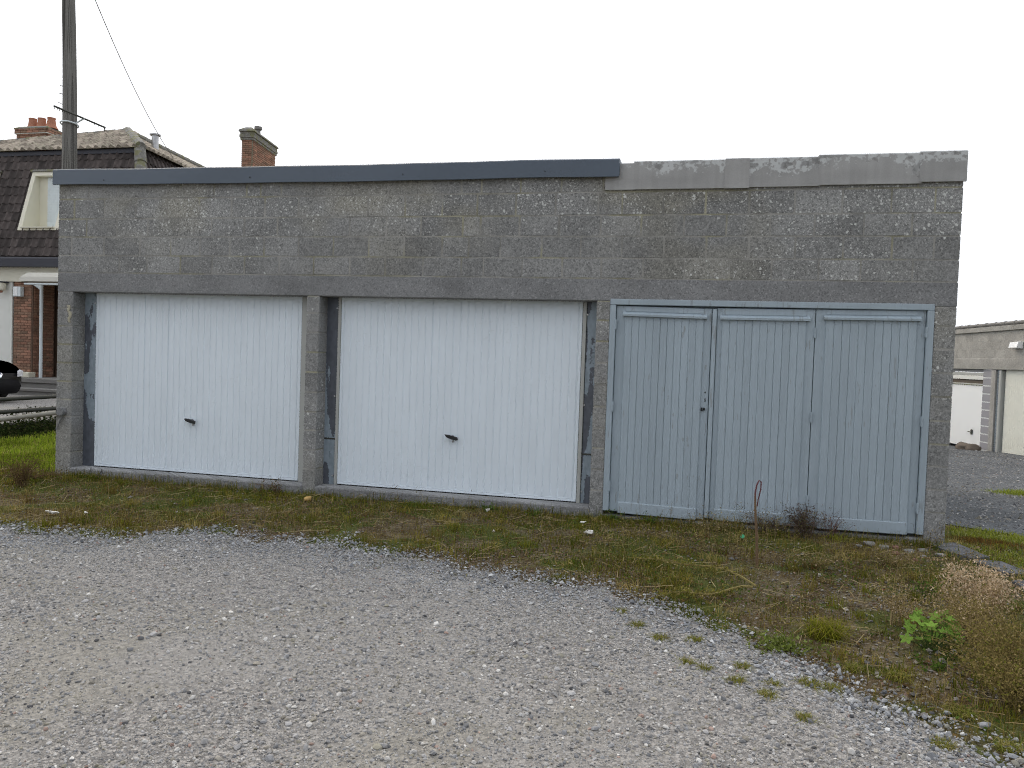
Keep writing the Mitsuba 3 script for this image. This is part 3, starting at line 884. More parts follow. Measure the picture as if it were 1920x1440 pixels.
Tp = (EX - dU, 11.8 + dU, EZ + hU)
caps((-16.0, YT(-16.0), EZ + 0.51 * (YT(-16.0) - 11.8) + 0.02), (Tp[0], Tp[1], Tp[2] + 0.02), 14, 0.105)
caps((EX + .12, 11.68, EZ), Tp, 5, 0.15)
caps((Tp[0], Tp[1], Tp[2] + 0.02), (Tp[0] + SD * 7.1, 21.0, Tp[2] + 0.02), 16, 0.105)
vp = part('vent_pipe', MB().tube([(-9.15, 13.4, 7.0), (-9.15, 13.4, 7.60)], 0.10, 12).tube([(-9.15, 13.4, 7.60), (-9.15, 13.4, 7.64)], 0.16, 12).mesh(), 'mat_steel', HS, smooth=40, label='small grey metal flue on the side slope')
# dormers let into the mansard slope
for i, (x0, x1) in enumerate(DORM):
    fm = MB()
    t = 0.13
    for a0, a1, z0, z1 in ((x0, x0 + t, ZD0, ZD1), (x1 - t, x1, ZD0, ZD1), (x0 + t, x1 - t, ZD0, ZD0 + 0.10), (x0 + t, x1 - t, ZD1 - 0.12, ZD1)):
        fm.hull([on_slope(x, z, o) for x in (a0, a1) for z in (z0, z1) for o in (0.05, -0.05)])
    yb = 11.66
    DM = part('dormer', fm.mesh(), 'mat_cream', HS, label='cream framed dormer with white shutter' if i == 0 else 'far left dormer, cut by the photo edge')
    ck = MB()
    for xx in (x0 + t, x1 - t):
        q = [on_slope(xx, ZD0 + 0.1), on_slope(xx, ZD1 - 0.12), np.array([xx, yb + 0.1, ZD1 - 0.12]), np.array([xx, yb + 0.1, ZD0 + 0.1])]
        ck.hull([p + [s, 0, 0] for p in q for s in (-0.02, 0.0)])
    ck.hull([(x, y, zz) for x in (x0 + t, x1 - t) for y in (11.0, yb + .1) for zz in (ZD0 + 0.07, ZD0 + 0.10)])
    part('cheek', ck.mesh(), 'mat_cream', DM)
    part('shutter', MB().box(x0 + 0.42, x1 - 0.2, yb, yb + 0.05, ZD0 + 0.1, ZD1 - 0.12, b=0.003).mesh(), 'mat_shutter', DM)
    zz = ZD0 + 0.14
    while zz < ZD1 - 0.2:
        part('shutter_slat', MB().box(x0 + 0.42, x1 - 0.2, yb - 0.008, yb + 0.01, zz, zz + 0.062, b=0.004).mesh(), 'mat_shutter', DM)
        zz += 0.068
    part('back_panel', MB().box(x0 + t, x0 + 0.415, yb + 0.02, yb + 0.05, ZD0 + 0.1, ZD1 - 0.12, b=0.003).mesh(), 'mat_cream', DM)
    fl = [on_slope(x, z, o) for x in (x0 - .05, x1 + .05) for z in (ZD1 - 0.005, ZD1 + 0.05) for o in (0.0, 0.09)]
    part('flashing', hull(fl), 'mat_old_stone', DM)
# chimney with three pots
m_, u_ = brickwork(-14.30, -13.20, 13.62, 14.10, 7.2, 7.86, seed=8)
CH = part('chimney', MB().box(-14.27, -13.23, 13.65, 14.07, 7.0, 7.86, b=0.004).mesh(), 'mat_mortar', HS, label='wide brick chimney stack with three clay pots')
part('brickwork', m_, 'mat_brick', CH, uv=u_, kind='stuff')
m_, u_ = brickwork(-14.34, -13.16, 13.58, 14.14, 7.87, 8.0, seed=9)
part('corbel', m_, 'mat_brick', CH, uv=u_, kind='stuff')
part('white_band', MB().box(-14.37, -13.13, 13.55, 14.17, 7.845, 7.872, b=0.004).mesh(), 'mat_white_wall', CH)
part('capping', hull([(x, y, z) for s, z in ((0.03, 7.995), (0.035, 8.03), (-0.08, 8.10)) for x in (-14.34 - s, -13.16 + s) for y in (13.58 - s, 14.14 + s)]), 'mat_old_stone', CH)
for x in (-14.0, -13.66, -13.30):
    part('chimney_pot', MB().lathe((x + 0.03, 13.86, 8.06), [(0.20, 0.0), (0.16, 0.06), (0.135, 0.12), (0.112, 0.29), (0.122, 0.31), (0.122, 0.34), (0.10, 0.34), (0.09, 0.2)], 14).mesh(), 'mat_terracotta', CH, smooth=40)

# ---- the house behind the garage, of which only a chimney shows
H2 = thing('house', 'house hidden behind the garage, only its narrow brick chimney shows above the roof edge', 'house')
cx, cy = -9.73, 18.83
M2 = Rz(9.5, (cx, cy, 0))
w = MB().box(-5, 4, -1.5, 7, -0.3, 6.0, b=0.01).xf(M2)
part('wall', w.mesh(), 'mat_white_wall', H2)
v, f = hull(np.array([(x, y, z) for x in (-5.3, 4.3) for y, z in ((-2.2, 5.8), (1.4, 7.45), (7.3, 5.6))]) @ M2[:3, :3].T + M2[:3, 3])
part('roof', (v, f), 'mat_pantile', H2, uv=blockuv(v, 0.4, 0))
(mv, mf), u_ = brickwork(0.05, 0.40, 0.05, 2.25, 6.9, 8.98, seed=12)
C2 = part('chimney', MB().box(0.03, 0.42, 0.03, 2.27, 6.6, 8.97, b=0.004).xf(M2).mesh(), 'mat_mortar', H2, label='tall narrow brick chimney with mossy stepped top')
part('brickwork', (mv @ M2[:3, :3].T + M2[:3, 3], mf), 'mat_brick', C2, uv=u_, kind='stuff')
cp = MB()
for s, z0, z1 in ((0.03, 8.97, 9.05), (0.055, 9.055, 9.17), (0.035, 9.175, 9.27)):
    cp.box(-s, 0.45 + s, -s, 2.3 + s, z0, z1, b=0.012)
part('corbel', cp.xf(M2).mesh(), 'mat_old_stone', C2)
v, f = hull([(x, y, z) for s, z in ((0.08, 9.275), (0.06, 9.34), (-0.12, 9.47)) for x in (-s, 0.45 + s) for y in (-s, 2.3 + s)])
part('capping', (v @ M2[:3, :3].T + M2[:3, 3], f), 'mat_old_stone', C2)
part('flue', MB().lathe((0.25, 0.95, 9.42), [(0.10, 0), (0.085, 0.16), (0.15, 0.20), (0.14, 0.30), (0.02, 0.32)], 12).xf(M2).mesh(), 'mat_step', C2, smooth=40)

# ---------------------------------------------------------------- pole, aerial, cable
PX, PY = -3.87, 4.37
zz = np.linspace(-0.4, 8.6, 26)
po = MB().tube(np.stack([PX - 0.028 * (zz - 4.4) + 0.012 * np.sin(zz * 1.3), np.full_like(zz, PY), zz], 1), 0.125 - 0.0050 * (zz - 3), 18)
UP_ = solo('utility_pole', po.mesh(), 'mat_pole', 'tall round weathered wooden pole rising behind the left end of the garage', 'pole', smooth=40)
AE = thing('tv_aerial', 'old television aerial with a toothed boom clamped to the wooden pole', 'aerial')
zb = 5.224
bx = PX - 0.024 + 0.13
part('boom', MB().tube([(-3.60, 3.72, zb), (-3.62, 4.3, zb), (-3.64, 4.92, zb - 0.005)], 0.016, 6).mesh(), 'mat_pipe_dark', AE)
part('clamp', MB().tube([(PX + 0.14 * math.cos(t) - 0.022, PY + 0.14 * math.sin(t), zb - 0.10 - 0.02 * math.sin(t)) for t in np.linspace(0, 2 * math.pi, 18)], 0.014, 6).tube([(PX + 0.1, PY, zb - 0.09), (-3.61, PY + 0.02, zb)], 0.014, 6).mesh(), 'mat_shutter', AE)
for k, y in enumerate(np.concatenate([np.linspace(3.74, 4.05, 7), [4.62, 4.72, 4.86]])):
    part('tooth', MB().tube([(-3.605, y, zb), (-3.605, y, zb - 0.045)], 0.006, 5).mesh(), 'mat_pipe_dark', AE)
part('end_plate', MB().tube([(-3.64, 4.91, zb), (-3.64, 4.91, zb - 0.075)], 0.01, 5).mesh(), 'mat_pipe_dark', AE)
for y, z, dx in ((4.0, 5.75, 0.16), (4.0, 5.62, 0.18)):
    part('rod', MB().tube([(PX - 0.02 - dx, PY - 0.05, z + 0.03), (PX - 0.05, PY, z)], 0.007, 5).mesh(), 'mat_pipe_dark', AE)
part('rod', MB().tube([(PX - 0.22, PY - 0.05, 5.50), (PX - 0.05, PY, 5.42)], 0.006, 5).mesh(), 'mat_pipe_dark', AE)
A_, B_ = np.array([PX - 0.12, PY + 0.05, 8.35]), np.array([-8.98, 14.2, 6.98])
tt_ = np.linspace(0, 1, 24)
cb = A_ + (B_ - A_) * tt_[:, None]; cb[:, 2] -= 0.35 * 4 * tt_ * (1 - tt_)
solo('overhead_cable', MB().tube(cb, 0.009, 5).mesh(), 'mat_step', 'thin overhead cable running from the wooden pole down to the tiled roof', 'cable')

# ---------------------------------------------------------------- rails and kerb on the left
BP = thing('barrier_pipe', 'pale metal pipe sloping left from the corner of the garage', 'barrier')
part('pipe', MB().tube([(0.105, -0.03, 0.592), (-0.32, -0.03, 0.528), (-1.35, -0.04, 0.365)], 0.026, 10).mesh(), 'mat_pipe', BP, smooth=40)
part('bracket', MB().tube([(0.10, 0.0, 0.60), (0.10, -0.06, 0.60)], 0.045, 12).tube([(0.11, -0.02, 0.57), (0.03, -0.02, 0.40)], 0.008, 6).mesh(), 'mat_lintel', BP)
part('post', MB().tube([(-1.33, -0.04, -0.3), (-1.33, -0.04, 0.42)], 0.035, 10).mesh(), 'mat_pipe', BP, smooth=40)
RL = thing('guard_rail', 'low two-bar railing of dark pipes along the driveway edge', 'railing')
part('rail', MB().tube([(-4.30, 1.0, 0.375), (-4.40, 9.0, 0.385)], 0.036, 10).mesh(), 'mat_pipe_dark', RL, smooth=40)
part('rail', MB().tube([(-4.30, 1.0, 0.165), (-4.40, 9.0, 0.168)], 0.036, 10).mesh(), 'mat_pipe_dark', RL, smooth=40)
for y in (1.1, 2.6, 6.2, 8.9):
    part('post', MB().tube([(-4.33, y, -0.35), (-4.33, y, 0.40)], 0.03, 8).mesh(), 'mat_pipe_dark', RL, smooth=40)
v, f = cham(-4.80, -4.58, -2, 10, -0.4, -0.062, 0.015)
scene['kerb'] = mikit.ply((v, f), 'mat_step'); labels['kerb'] = {'kind': 'structure'}

# ---------------------------------------------------------------- black car
CAR = thing('car', 'black hatchback parked before the house at the left photo edge', 'car')
CM = Rz(4, (-8.42, 7.40, -0.065))          # local: x forward (nose at 0), y left, z up
xs_ = np.array([0.0, -0.05, -0.16, -0.34, -0.9, -1.15, -1.9, -2.6, -3.3, -3.75, -3.95, -4.0])
hw = np.array([0.68, 0.75, 0.80, 0.84, 0.85, 0.86, 0.86, 0.86, 0.85, 0.82, 0.76, 0.70])
zlo = np.array([0.30, 0.24, 0.20, 0.19, 0.19, 0.19, 0.19, 0.19, 0.20, 0.24, 0.30, 0.36])
zhi = np.array([0.68, 0.79, 0.88, 0.95, 1.05, 1.06, 1.03, 1.04, 1.05, 1.05, 1.02, 0.95])
sec = []
for x, a, l, h in zip(xs_, hw, zlo, zhi):
    zm = (l + h) / 2
    for k in range(20):
        t = 2 * math.pi * k / 20
        c_, s_ = math.cos(t), math.sin(t)
        sec.append((x - 0.05 * (abs(c_) ** 3) * (1 if x > -0.4 else 0), a * math.copysign(abs(c_) ** 0.45, c_), zm + (h - l) / 2 * math.copysign(abs(s_) ** 0.5, s_)))
sec = np.array(sec)
f = [[i * 20 + j, (i + 1) * 20 + j, (i + 1) * 20 + (j + 1) % 20, i * 20 + (j + 1) % 20] for i in range(len(xs_) - 1) for j in range(20)]
f = np.array(f); f = np.vstack([f[:, [0, 1, 2]], f[:, [0, 2, 3]], [[0, (j + 1) % 20, j] for j in range(1, 19)], [[220, 220 + j, 220 + (j + 1) % 20] for j in range(1, 19)]])
f = f[:, ::-1]
part('body', MB().add(sec, f).xf(CM).mesh(), 'mat_car', CAR, smooth=45)
cab = hull([(x, s * y, z) for s in (-1, 1) for x, y, z in ((-1.05, 0.78, 0.98), (-1.75, 0.62, 1.44), (-2.9, 0.62, 1.47), (-3.55, 0.60, 1.36), (-3.95, 0.76, 1.0))])
CB = part('cabin', MB().add(*cab).xf(CM).mesh(), 'mat_car', CAR, smooth=30)
part('windscreen', MB().hull([(x, s * y, z) for s in (-1, 1) for x, y, z in ((-1.10, 0.70, 1.03), (-1.70, 0.57, 1.41), (-1.09, 0.70, 1.045), (-1.68, 0.57, 1.425))]).xf(CM).mesh(), 'mat_car_glass', CB)
for s in (-1, 1):
    part('side_window', MB().hull([(x, s * y, z) for x, y, z in ((-1.5, 0.765, 1.06), (-1.95, 0.655, 1.38), (-3.3, 0.65, 1.38), (-3.6, 0.75, 1.06), (-1.5, 0.775, 1.06), (-3.6, 0.76, 1.06), (-1.95, 0.665, 1.38))]).xf(CM).mesh(), 'mat_car_glass', CB)
    part('headlight', MB().hull([(x + 0.05, s * y * 1.03, z + 0.02) for x, y, z in ((-0.02, 0.46, 0.57), (-0.02, 0.46, 0.66), (-0.09, 0.70, 0.58), (-0.10, 0.72, 0.70), (-0.27, 0.80, 0.64), (-0.34, 0.80, 0.75), (-0.14, 0.6, 0.74))]).xf(CM).mesh(), 'mat_lamp', CAR, smooth=40)
    part('mirror', MB().hull(trimesh.creation.icosphere(1, 1).vertices * [0.08, 0.1, 0.07] + [-1.45, s * 0.93, 1.05]).xf(CM).mesh(), 'mat_car', CAR, smooth=40)
    for x in (-0.80, -3.2):
        wl = part('wheel', MB().tube([(x, s * 0.66, 0.30), (x, s * 0.86, 0.30)], 0.30, 24).xf(CM).mesh(), 'mat_rubber', CAR, smooth=40)
        part('rim', MB().tube([(x, s * 0.80, 0.30), (x, s * 0.875, 0.30)], [0.2, 0.19], 16).xf(CM).mesh(), 'mat_steel', wl, smooth=40)
part('bumper', MB().hull([(x - q, y, z) for x, y in ((0.05, 0), (0.04, 0.35), (0.0, 0.6), (0.0, -0.6), (0.04, -0.35), (-0.12, 0.76), (-0.12, -0.76), (-0.40, 0.85), (-0.40, -0.85)) for z, q in ((0.20, 0.10), (0.27, 0.03), (0.38, 0.0), (0.47, 0.02), (0.53, 0.07))]).xf(CM).mesh(), 'mat_car_trim', CAR, smooth=40)
part('emblem', MB().tube([(0.02, -0.09, 0.56), (0.03, -0.01, 0.60), (0.03, 0.02, 0.66), (0.02, 0.0, 0.69)], [0.02, 0.03, 0.022, 0.008], 8).xf(CM).mesh(), 'mat_chrome', CAR, smooth=40)

# ---------------------------------------------------------------- second garage row on the right
G2 = thing('garage', 'second grey block garage row beyond the lane at the right edge, with white doors', 'garage')
A2 = np.array([14.962, 20.646, -1.055])
d2, n2_ = np.array([0.122, -0.9925, 0]), np.array([-0.9925, -0.122, 0])
M3 = np.eye(4); M3[:3, 0], M3[:3, 1], M3[:3, 2], M3[:3, 3] = d2, -n2_, [0, 0, 1], [A2[0], A2[1], 0]
# local: x along the front towards the camera, y into the building, z up
ZB, ZT = -1.0, 2.62


def p2(name, mb, m, parent=G2, **kw):
    return part(name, mb.xf(M3).mesh(), m, parent, **kw)


w = MB()
w.box(-8, 14, 0.02, 0.3, 1.62, ZT, b=0.003)
w.box(-8, -0.9, 0.02, 0.3, -1.4, 1.62, b=0.003)
w.box(2.15, 2.40, 0.02, 0.35, -1.4, 1.50, b=0.003)
w.box(5.6, 14, 0.02, 0.3, -1.4, 1.62, b=0.003)
w.box(-8, 14, 5.5, 5.8, -1.4, ZT, b=0.003)
W2 = p2('wall', w, 'mat_warm_wall')
for r, zc in enumerate(np.arange(1.84, 2.6, 0.245)):
    x = -0.6 - (0.25 if r % 2 else 0)
    while x < 5.2:
        v, f = cham(x + 0.003, x + 0.487, 0.016 + 0.002 * RNG.random(), 0.1, zc + 0.003, min(zc + 0.242, ZT - 0.005), 0.004)
        part('block', MB().add(v, f).xf(M3).mesh(), 'mat_warm_wall', W2, uv=blockuv(v, RNG.random(), 0))
        x += 0.49
p2('lintel', MB().box(-0.95, 14, 0.0, 0.3, 1.50, 1.835, b=0.008), 'mat_warm_wall')
p2('roof', MB().box(-8, 14, 0.3, 5.6, ZT - 0.1, ZT, b=0.01), 'mat_gutter')
x = -1.0
while x < 5.4:
    cs = p2('coping_slab', MB().hull([(xx, y, z) for xx in (x, x + 0.545) for y, z in ((-0.05, ZT), (-0.05, ZT + 0.13), (0.05, ZT + 0.16), (0.4, ZT + 0.16), (0.4, ZT))]), 'mat_warm_wall', uv=np.tile([[RNG.random(), 0]], (10, 1)))
    p2('coping_tile', MB().tube([(x - 0.01, 0.0, ZT + 0.19), (x + 0.56, 0.0, ZT + 0.20)], [0.055, 0.05], 8), 'mat_step')
    p2('coping_collar', MB().tube([(x - 0.03, 0.0, ZT + 0.195), (x + 0.05, 0.0, ZT + 0.195)], [0.066, 0.066], 8), 'mat_step')
    x += 0.55
for xa, xb in ((-8.0, -1.05), (5.56, 14.0)):
    p2('coping_slab', MB().box(xa, xb, -0.05, 0.4, ZT + 0.002, ZT + 0.19, b=0.02), 'mat_warm_wall')
# narrow white door in a wider opening closed with new blocks
DR = p2('service_door', MB().box(-0.9, 1.60, 0.10, 0.14, -0.93, 1.00, b=0.006), 'mat_white_door', label='plain white metal door left of the block pier')
p2('lever', MB().box(0.93, 1.02, 0.06, 0.10, -0.52, -0.36, b=0.01).tube([(0.98, 0.05, -0.44), (0.82, 0.04, -0.44)], 0.015, 8), 'mat_pipe_dark', DR)
for z0, z1, m_ in ((1.02, 1.06, 'mat_post'), (1.18, 1.30, 'mat_white_wall'), (1.31, 1.40, 'mat_post'), (1.41, 1.50, 'mat_lintel')):
    p2('transom', MB().box(-0.9, 1.60, 0.06, 0.12, z0, z1, b=0.005), m_)
p2('transom_board', MB().box(-0.9, 1.60, 0.10, 0.14, 1.055, 1.185, b=0.004), 'mat_sack', label='bare brown board above the white door')
PR = p2('block_pier', MB().box(1.605, 2.145, 0.05, 0.3, -1.3, 1.495, b=0.002), 'mat_new_mortar', label='pier of new grey blocks with white joints')
z = -1.15
while z < 1.45:
    for xa, xb in (((1.608, 2.142),) if True else ()):
        v, f = cham(xa, xb, 0.044, 0.2, z + 0.02, min(z + 0.225, 1.49), 0.006)
        part('block', MB().add(v, f).xf(M3).mesh(), 'mat_new_block', PR)
    z += 0.24
v, f = ribbed(2.78, 5.3, -1.0, 1.50, 0.12, 0.10, depth=0.008)
GD = p2('garage_door', MB().add(v, f), 'mat_cream_door', label='cream ribbed garage door at the right edge of the photo')
p2('handle', MB().box(4.08, 4.2, 0.05, 0.12, -0.40, -0.34, b=0.01).box(4.12, 4.16, 0.04, 0.12, -0.46, -0.3, b=0.01), 'mat_pipe_dark', GD)
p2('door_post', MB().box(2.42, 2.55, 0.06, 0.2, -1.3, 1.49, b=0.005), 'mat_galvanised', GD)
p2('door_post', MB().box(2.57, 2.70, 0.03, 0.2, -1.3, 1.49, b=0.02), 'mat_post', GD)
p2('sill', MB().box(2.4, 5.6, -0.12, 0.3, -1.4, -0.99, b=0.01), 'mat_warm_wall')
p2('wall_light', MB().hull([(x, y, z) for x in (3.4, 3.84) for y, z in ((0.0, 2.09), (0.0, 2.28), (-0.12, 2.26), (-0.16, 2.11))]), 'mat_white_door', label='white box light on the wall')
sk = MB()
for s in range(2):
    pts = []
    for q in trimesh.creation.icosphere(2, 1).vertices:
        k = 1 + 0.35 * (nnoise(q * 2.2 + s * 7, 3) - 0.5) + 0.15 * (nnoise(q * 6 + s, 4) - 0.5)
        pts.append(q * k * ([0.48, 0.2, 0.15] if s == 0 else [0.24, 0.2, 0.17]) + [1.55 + 0.55 * s, -0.35, -0.88])
    sk.add(np.array(pts), trimesh.creation.icosphere(2, 1).faces)
solo('sack', sk.xf(M3).mesh(), 'mat_sack', 'brown crumpled sack lying before the white door of the second garage row', 'sack', smooth=True)
# ---------------------------------------------------------------- scatter helpers
def take(x, y, p):
    """Keeps each point with probability p."""
    k = RNG.random(len(x)) < p
    return x[k], y[k]


ICO = trimesh.creation.icosahedron()
OCT_V = np.array([[1, 0, 0], [-1, 0, 0], [0, 1, 0], [0, -1, 0], [0, 0, 1], [0, 0, -1.0]])
OCT_F = np.array([[0, 2, 4], [2, 1, 4], [1, 3, 4], [3, 0, 4], [2, 0, 5], [1, 2, 5], [3, 1, 5], [0, 3, 5]])


def stones(x, y, size, col, detail=True, zoff=0.004, zf=H, sink=0.25):
    V, F = (np.array(ICO.vertices) / 1.0, np.array(ICO.faces)) if detail else (OCT_V, OCT_F)
    n = len(x)
    v = V[None] * (1 + 0.30 * (RNG.random((n, len(V), 1)) - 0.5) * 2)
    v = v * np.stack([size * RNG.uniform(0.65, 1.0, n), size * RNG.uniform(0.5, 0.95, n), size * RNG.uniform(0.35, 0.75, n)], 1)[:, None]
    a = RNG.uniform(0, 2 * np.pi, n)
    c, s = np.cos(a)[:, None], np.sin(a)[:, None]
    tl = RNG.normal(0, 0.25, n)[:, None]
    X_, Y_ = v[..., 0] * c - v[..., 1] * s, v[..., 0] * s + v[..., 1] * c
    Z_ = v[..., 2] + tl * v[..., 0]
    v = np.stack([X_ + x[:, None], Y_ + y[:, None], Z_ + (zf(x, y) + zoff + size * 0.45 * (1 - 2 * sink))[:, None]], -1).reshape(-1, 3)
    f = (F[None] + (np.arange(n) * len(V))[:, None, None]).reshape(-1, 3)
    return v, f, np.repeat(col, len(V), 0)


def stone_colours(n, warm=0.0):
    base = np.array([[.32, .32, .325], [.22, .225, .235], [.15, .155, .165], [.40, .395, .385], [.27, .255, .225], [.25, .24, .20], [.30, .22, .19], [.09, .09, .095], [.55, .545, .53]])
    pr = np.array([.27, .23, .09, .16, .11, .06, .015 + warm, .022, .035]); pr /= pr.sum()
    return np.clip(base[RNG.choice(9, n, p=pr)] * RNG.uniform(0.75, 1.25, (n, 1)), 0.02, 0.8)


def blades(x, y, h, wd, col, lean=0.35, zf=H, tip=1.25):
    """Grass blades: two bent segments, 5 points and 3 triangles each."""
    n = len(x)
    a, b = RNG.uniform(0, 2 * np.pi, n), RNG.uniform(0, 2 * np.pi, n)
    L = np.abs(RNG.normal(0, lean, n))
    dx, dy = np.cos(a) * L, np.sin(a) * L
    wx, wy = np.cos(b) * wd / 2, np.sin(b) * wd / 2
    z0 = zf(x, y)
    v = np.empty((n, 5, 3))
    v[:, 0] = np.stack([x - wx, y - wy, z0 - 0.005], 1); v[:, 1] = np.stack([x + wx, y + wy, z0 - 0.005], 1)
    mx, my, mz = x + dx * h * 0.4, y + dy * h * 0.4, z0 + h * 0.6
    v[:, 2] = np.stack([mx - wx * .7, my - wy * .7, mz], 1); v[:, 3] = np.stack([mx + wx * .7, my + wy * .7, mz], 1)
    v[:, 4] = np.stack([x + dx * h * 1.15, y + dy * h * 1.15, z0 + h * np.maximum(0.25, 1 - 0.5 * L)], 1)
    f = (np.array([[0, 1, 3], [0, 3, 2], [2, 3, 4]])[None] + (np.arange(n) * 5)[:, None, None]).reshape(-1, 3)
    c = np.repeat(col[:, None], 5, 1); c[:, 4] *= tip
    return v.reshape(-1, 3), f, c.reshape(-1, 3)


def leaves(pos, size, col, flat=0.5):
    """Small pointed leaves: 4 points folded along the middle."""
    n = len(pos)
    a = RNG.uniform(0, 2 * np.pi, n)
    t = RNG.normal(0, flat, n)
    d = np.stack([np.cos(a) * np.cos(t), np.sin(a) * np.cos(t), np.sin(t)], 1)
    s = np.stack([-np.sin(a), np.cos(a), RNG.normal(0, flat, n)], 1)
    s /= np.linalg.norm(s, axis=1, keepdims=True)
    sz = size[:, None]
    v = np.stack([pos, pos + d * sz * 0.5 + s * sz * 0.3 + [0, 0, 0.0], pos + d * sz, pos + d * sz * 0.5 - s * sz * 0.3], 1)
    f = (np.array([[0, 1, 2], [0, 2, 3]])[None] + (np.arange(n) * 4)[:, None, None]).reshape(-1, 3)
    return v.reshape(-1, 3), f, np.repeat(col, 4, 0)


def join(*parts):
    v, f, c, n = [], [], [], 0
    for a, b, d in parts:
        v.append(a); f.append(b + n); c.append(d); n += len(a)
    return np.vstack(v), np.vstack(f), np.vstack(c)


def stuff(name, vfc, m, label, cat):
    v, f, c = vfc
    scene[name] = mikit.ply((v, f), m, smooth=False, color=np.clip(c, 0, 1))
    labels[name] = {'label': label, 'category': cat, 'kind': 'stuff'}


def pick(cols, pr, n, var=0.3):
    pr = np.array(pr, float) / sum(pr)
    return np.array(cols)[RNG.choice(len(cols), n, p=pr)] * RNG.uniform(1 - var, 1 + var, (n, 1))


def nz(x, y, s, seed):
    return nnoise(np.stack([np.asarray(x) * s, np.asarray(y) * s, np.zeros_like(x)], -1), seed)


# ---------------------------------------------------------------- loose gravel
def gz(x, y):
    return H(x, y) + 0.012


n = 330000
y = -5.8 + 4.4 * RNG.random(n) ** 0.9
x = -0.5 + 10.3 * RNG.random(n)
e = gravel_edge(x)
dist = e - y
# only what the camera's surroundings can show
near = np.abs(x - 6.3) < 1.4 + 0.95 * (y + 7.4)
patch = 0.55 * nz(x, y, 0.9, 21) + 0.45 * nz(x * 0.45 + y * 0.5, y * 1.0 - x * 0.25, 1.5, 22)
dens = sm(-0.38, 0.30, dist + 0.25 * (nz(x, y, 3.5, 23) - 0.5)) * (0.36 + 0.64 * sm(0.42, 0.62, patch + 0.35 * np.exp(-np.maximum(dist, 0) / 0.5))) * near
x, y = take(x, y, dens)
dist = gravel_edge(x) - y
coarse = np.exp(-np.maximum(dist, 0) / 0.42)
sz = 0.0039 * np.exp(RNG.normal(0, 0.52, len(x)))
sz = np.clip(sz * (1 + 0.45 * coarse), 0.003, 0.022)
wm = sm(0.25, 0.9, dist)[:, None]
col = stone_colours(len(x)) * ((1 - wm) * np.array([[0.90, 0.925, 0.95]]) + wm * np.array([[1.0, 0.99, 0.965]]))
q = (y < -3.2) & (sz > 0.0062)
stuff('gravel', join(stones(x[q], y[q], sz[q], col[q], True, zf=gz), stones(x[~q], y[~q], sz[~q], col[~q], False, zf=gz)), 'mat_stone_vc', 'loose grey gravel with pale, dark and reddish stones covering the yard', 'gravel')
n = 42000
x, y = -0.5 + 10.5 * RNG.random(n), -3.8 + 3.8 * RNG.random(n)
e = gravel_edge(x)
p_ = np.where(y > e - 0.1, 0.05 + 0.65 * sm(0.45, 0.0, y - e) + 0.5 * sm(6.6, 8.3, x) * sm(0.4, 0.6, nz(x, y, 1.6, 9)), 0)
x, y = take(x, y, np.clip(p_, 0, 1))
stuff('scattered_stones', stones(x, y, np.clip(0.0085 * np.exp(RNG.normal(0, .4, len(x))), .003, .03), stone_colours(len(x), 0.08) * np.array([[0.72, 0.68, 0.62]]), False), 'mat_stone_vc', 'small stones scattered among the weeds before the garage', 'stones')
n = 26000
x, y = 9.2 + 6 * RNG.random(n), 0.7 + 18 * RNG.random(n) ** 1.3
x, y = take(x, y, sm(0.7, 1.4, y) * 0.9)
stuff('lane_stones', stones(x, y, np.clip(0.013 * np.exp(RNG.normal(0, .4, len(x))), .005, .04), stone_colours(len(x)) * 0.75, False), 'mat_stone_vc', 'loose stones on the grey lane right of the garage', 'stones')

# ---------------------------------------------------------------- ground vegetation
OL = [[.125, .130, .012], [.195, .175, .022], [.22, .17, .050], [.34, .27, .11], [.095, .064, .024], [.065, .088, .012]]


def strip_points(n):
    x, y = -1.5 + 11.2 * RNG.random(n), -3.9 + 3.9 * RNG.random(n)
    d = y - gravel_edge(x)
    k = (d > -0.5) & ~((x > 0) & (x < 8.95) & (y > -0.03))
    return x[k], y[k], d[k]


x, y, d = strip_points(150000)
lush = nz(x, y, 1.1, 31)
pr_ = (sm(-0.1, 0.45, d) + 0.22 * sm(-0.5, 0.0, d) * sm(0.4, 0.6, nz(x, y, 3.1, 24))) * (0.32 + 0.68 * sm(0.36, 0.62, lush)) * (1 - 0.45 * sm(6.3, 7.6, x) * sm(0.35, 0.6, nz(x, y, 2.1, 33)))
k = RNG.random(len(x)) < pr_
x, y, d = x[k], y[k], d[k]
green = np.clip(nz(x, y, 0.8, 35) + 0.35 * np.exp(-np.abs(y) / 0.35) - 0.12 * sm(6, 7.5, x), 0, 1)
cg = pick(OL, [.34, .30, .10, .06, .06, .25], len(x), 0.5); cd = pick(OL, [.10, .16, .30, .24, .26, .04], len(x), 0.5)
gsel = RNG.random(len(x)) < sm(0.36, 0.60, green)
col = np.where(gsel[:, None], cg, cd)
h = (0.018 + 0.045 * RNG.random(len(x)) ** 1.6) * (0.75 + 0.7 * nz(x, y, 1.7, 36))
g1 = blades(x, y, h, np.where(gsel, 0.0045, 0.0030), col, 0.55)
# longer grass in loose clumps
nc = 420
x, y, d = strip_points(3 * nc)
k = d > 0.12
x, y = x[k][:nc], y[k][:nc]
m_ = RNG.integers(14, 46, len(x))
xs_c, ys_c = np.repeat(x, m_) + RNG.normal(0, .035, m_.sum()), np.repeat(y, m_) + RNG.normal(0, .035, m_.sum())
ys_c = np.minimum(ys_c, -0.02)
cc = np.repeat(pick([[.16, .165, .018], [.25, .21, .045], [.34, .27, .10], [.10, .125, .014], [.14, .095, .03]], [.3, .22, .18, .18, .12], len(x)), m_, 0) * RNG.uniform(0.7, 1.3, (m_.sum(), 1))
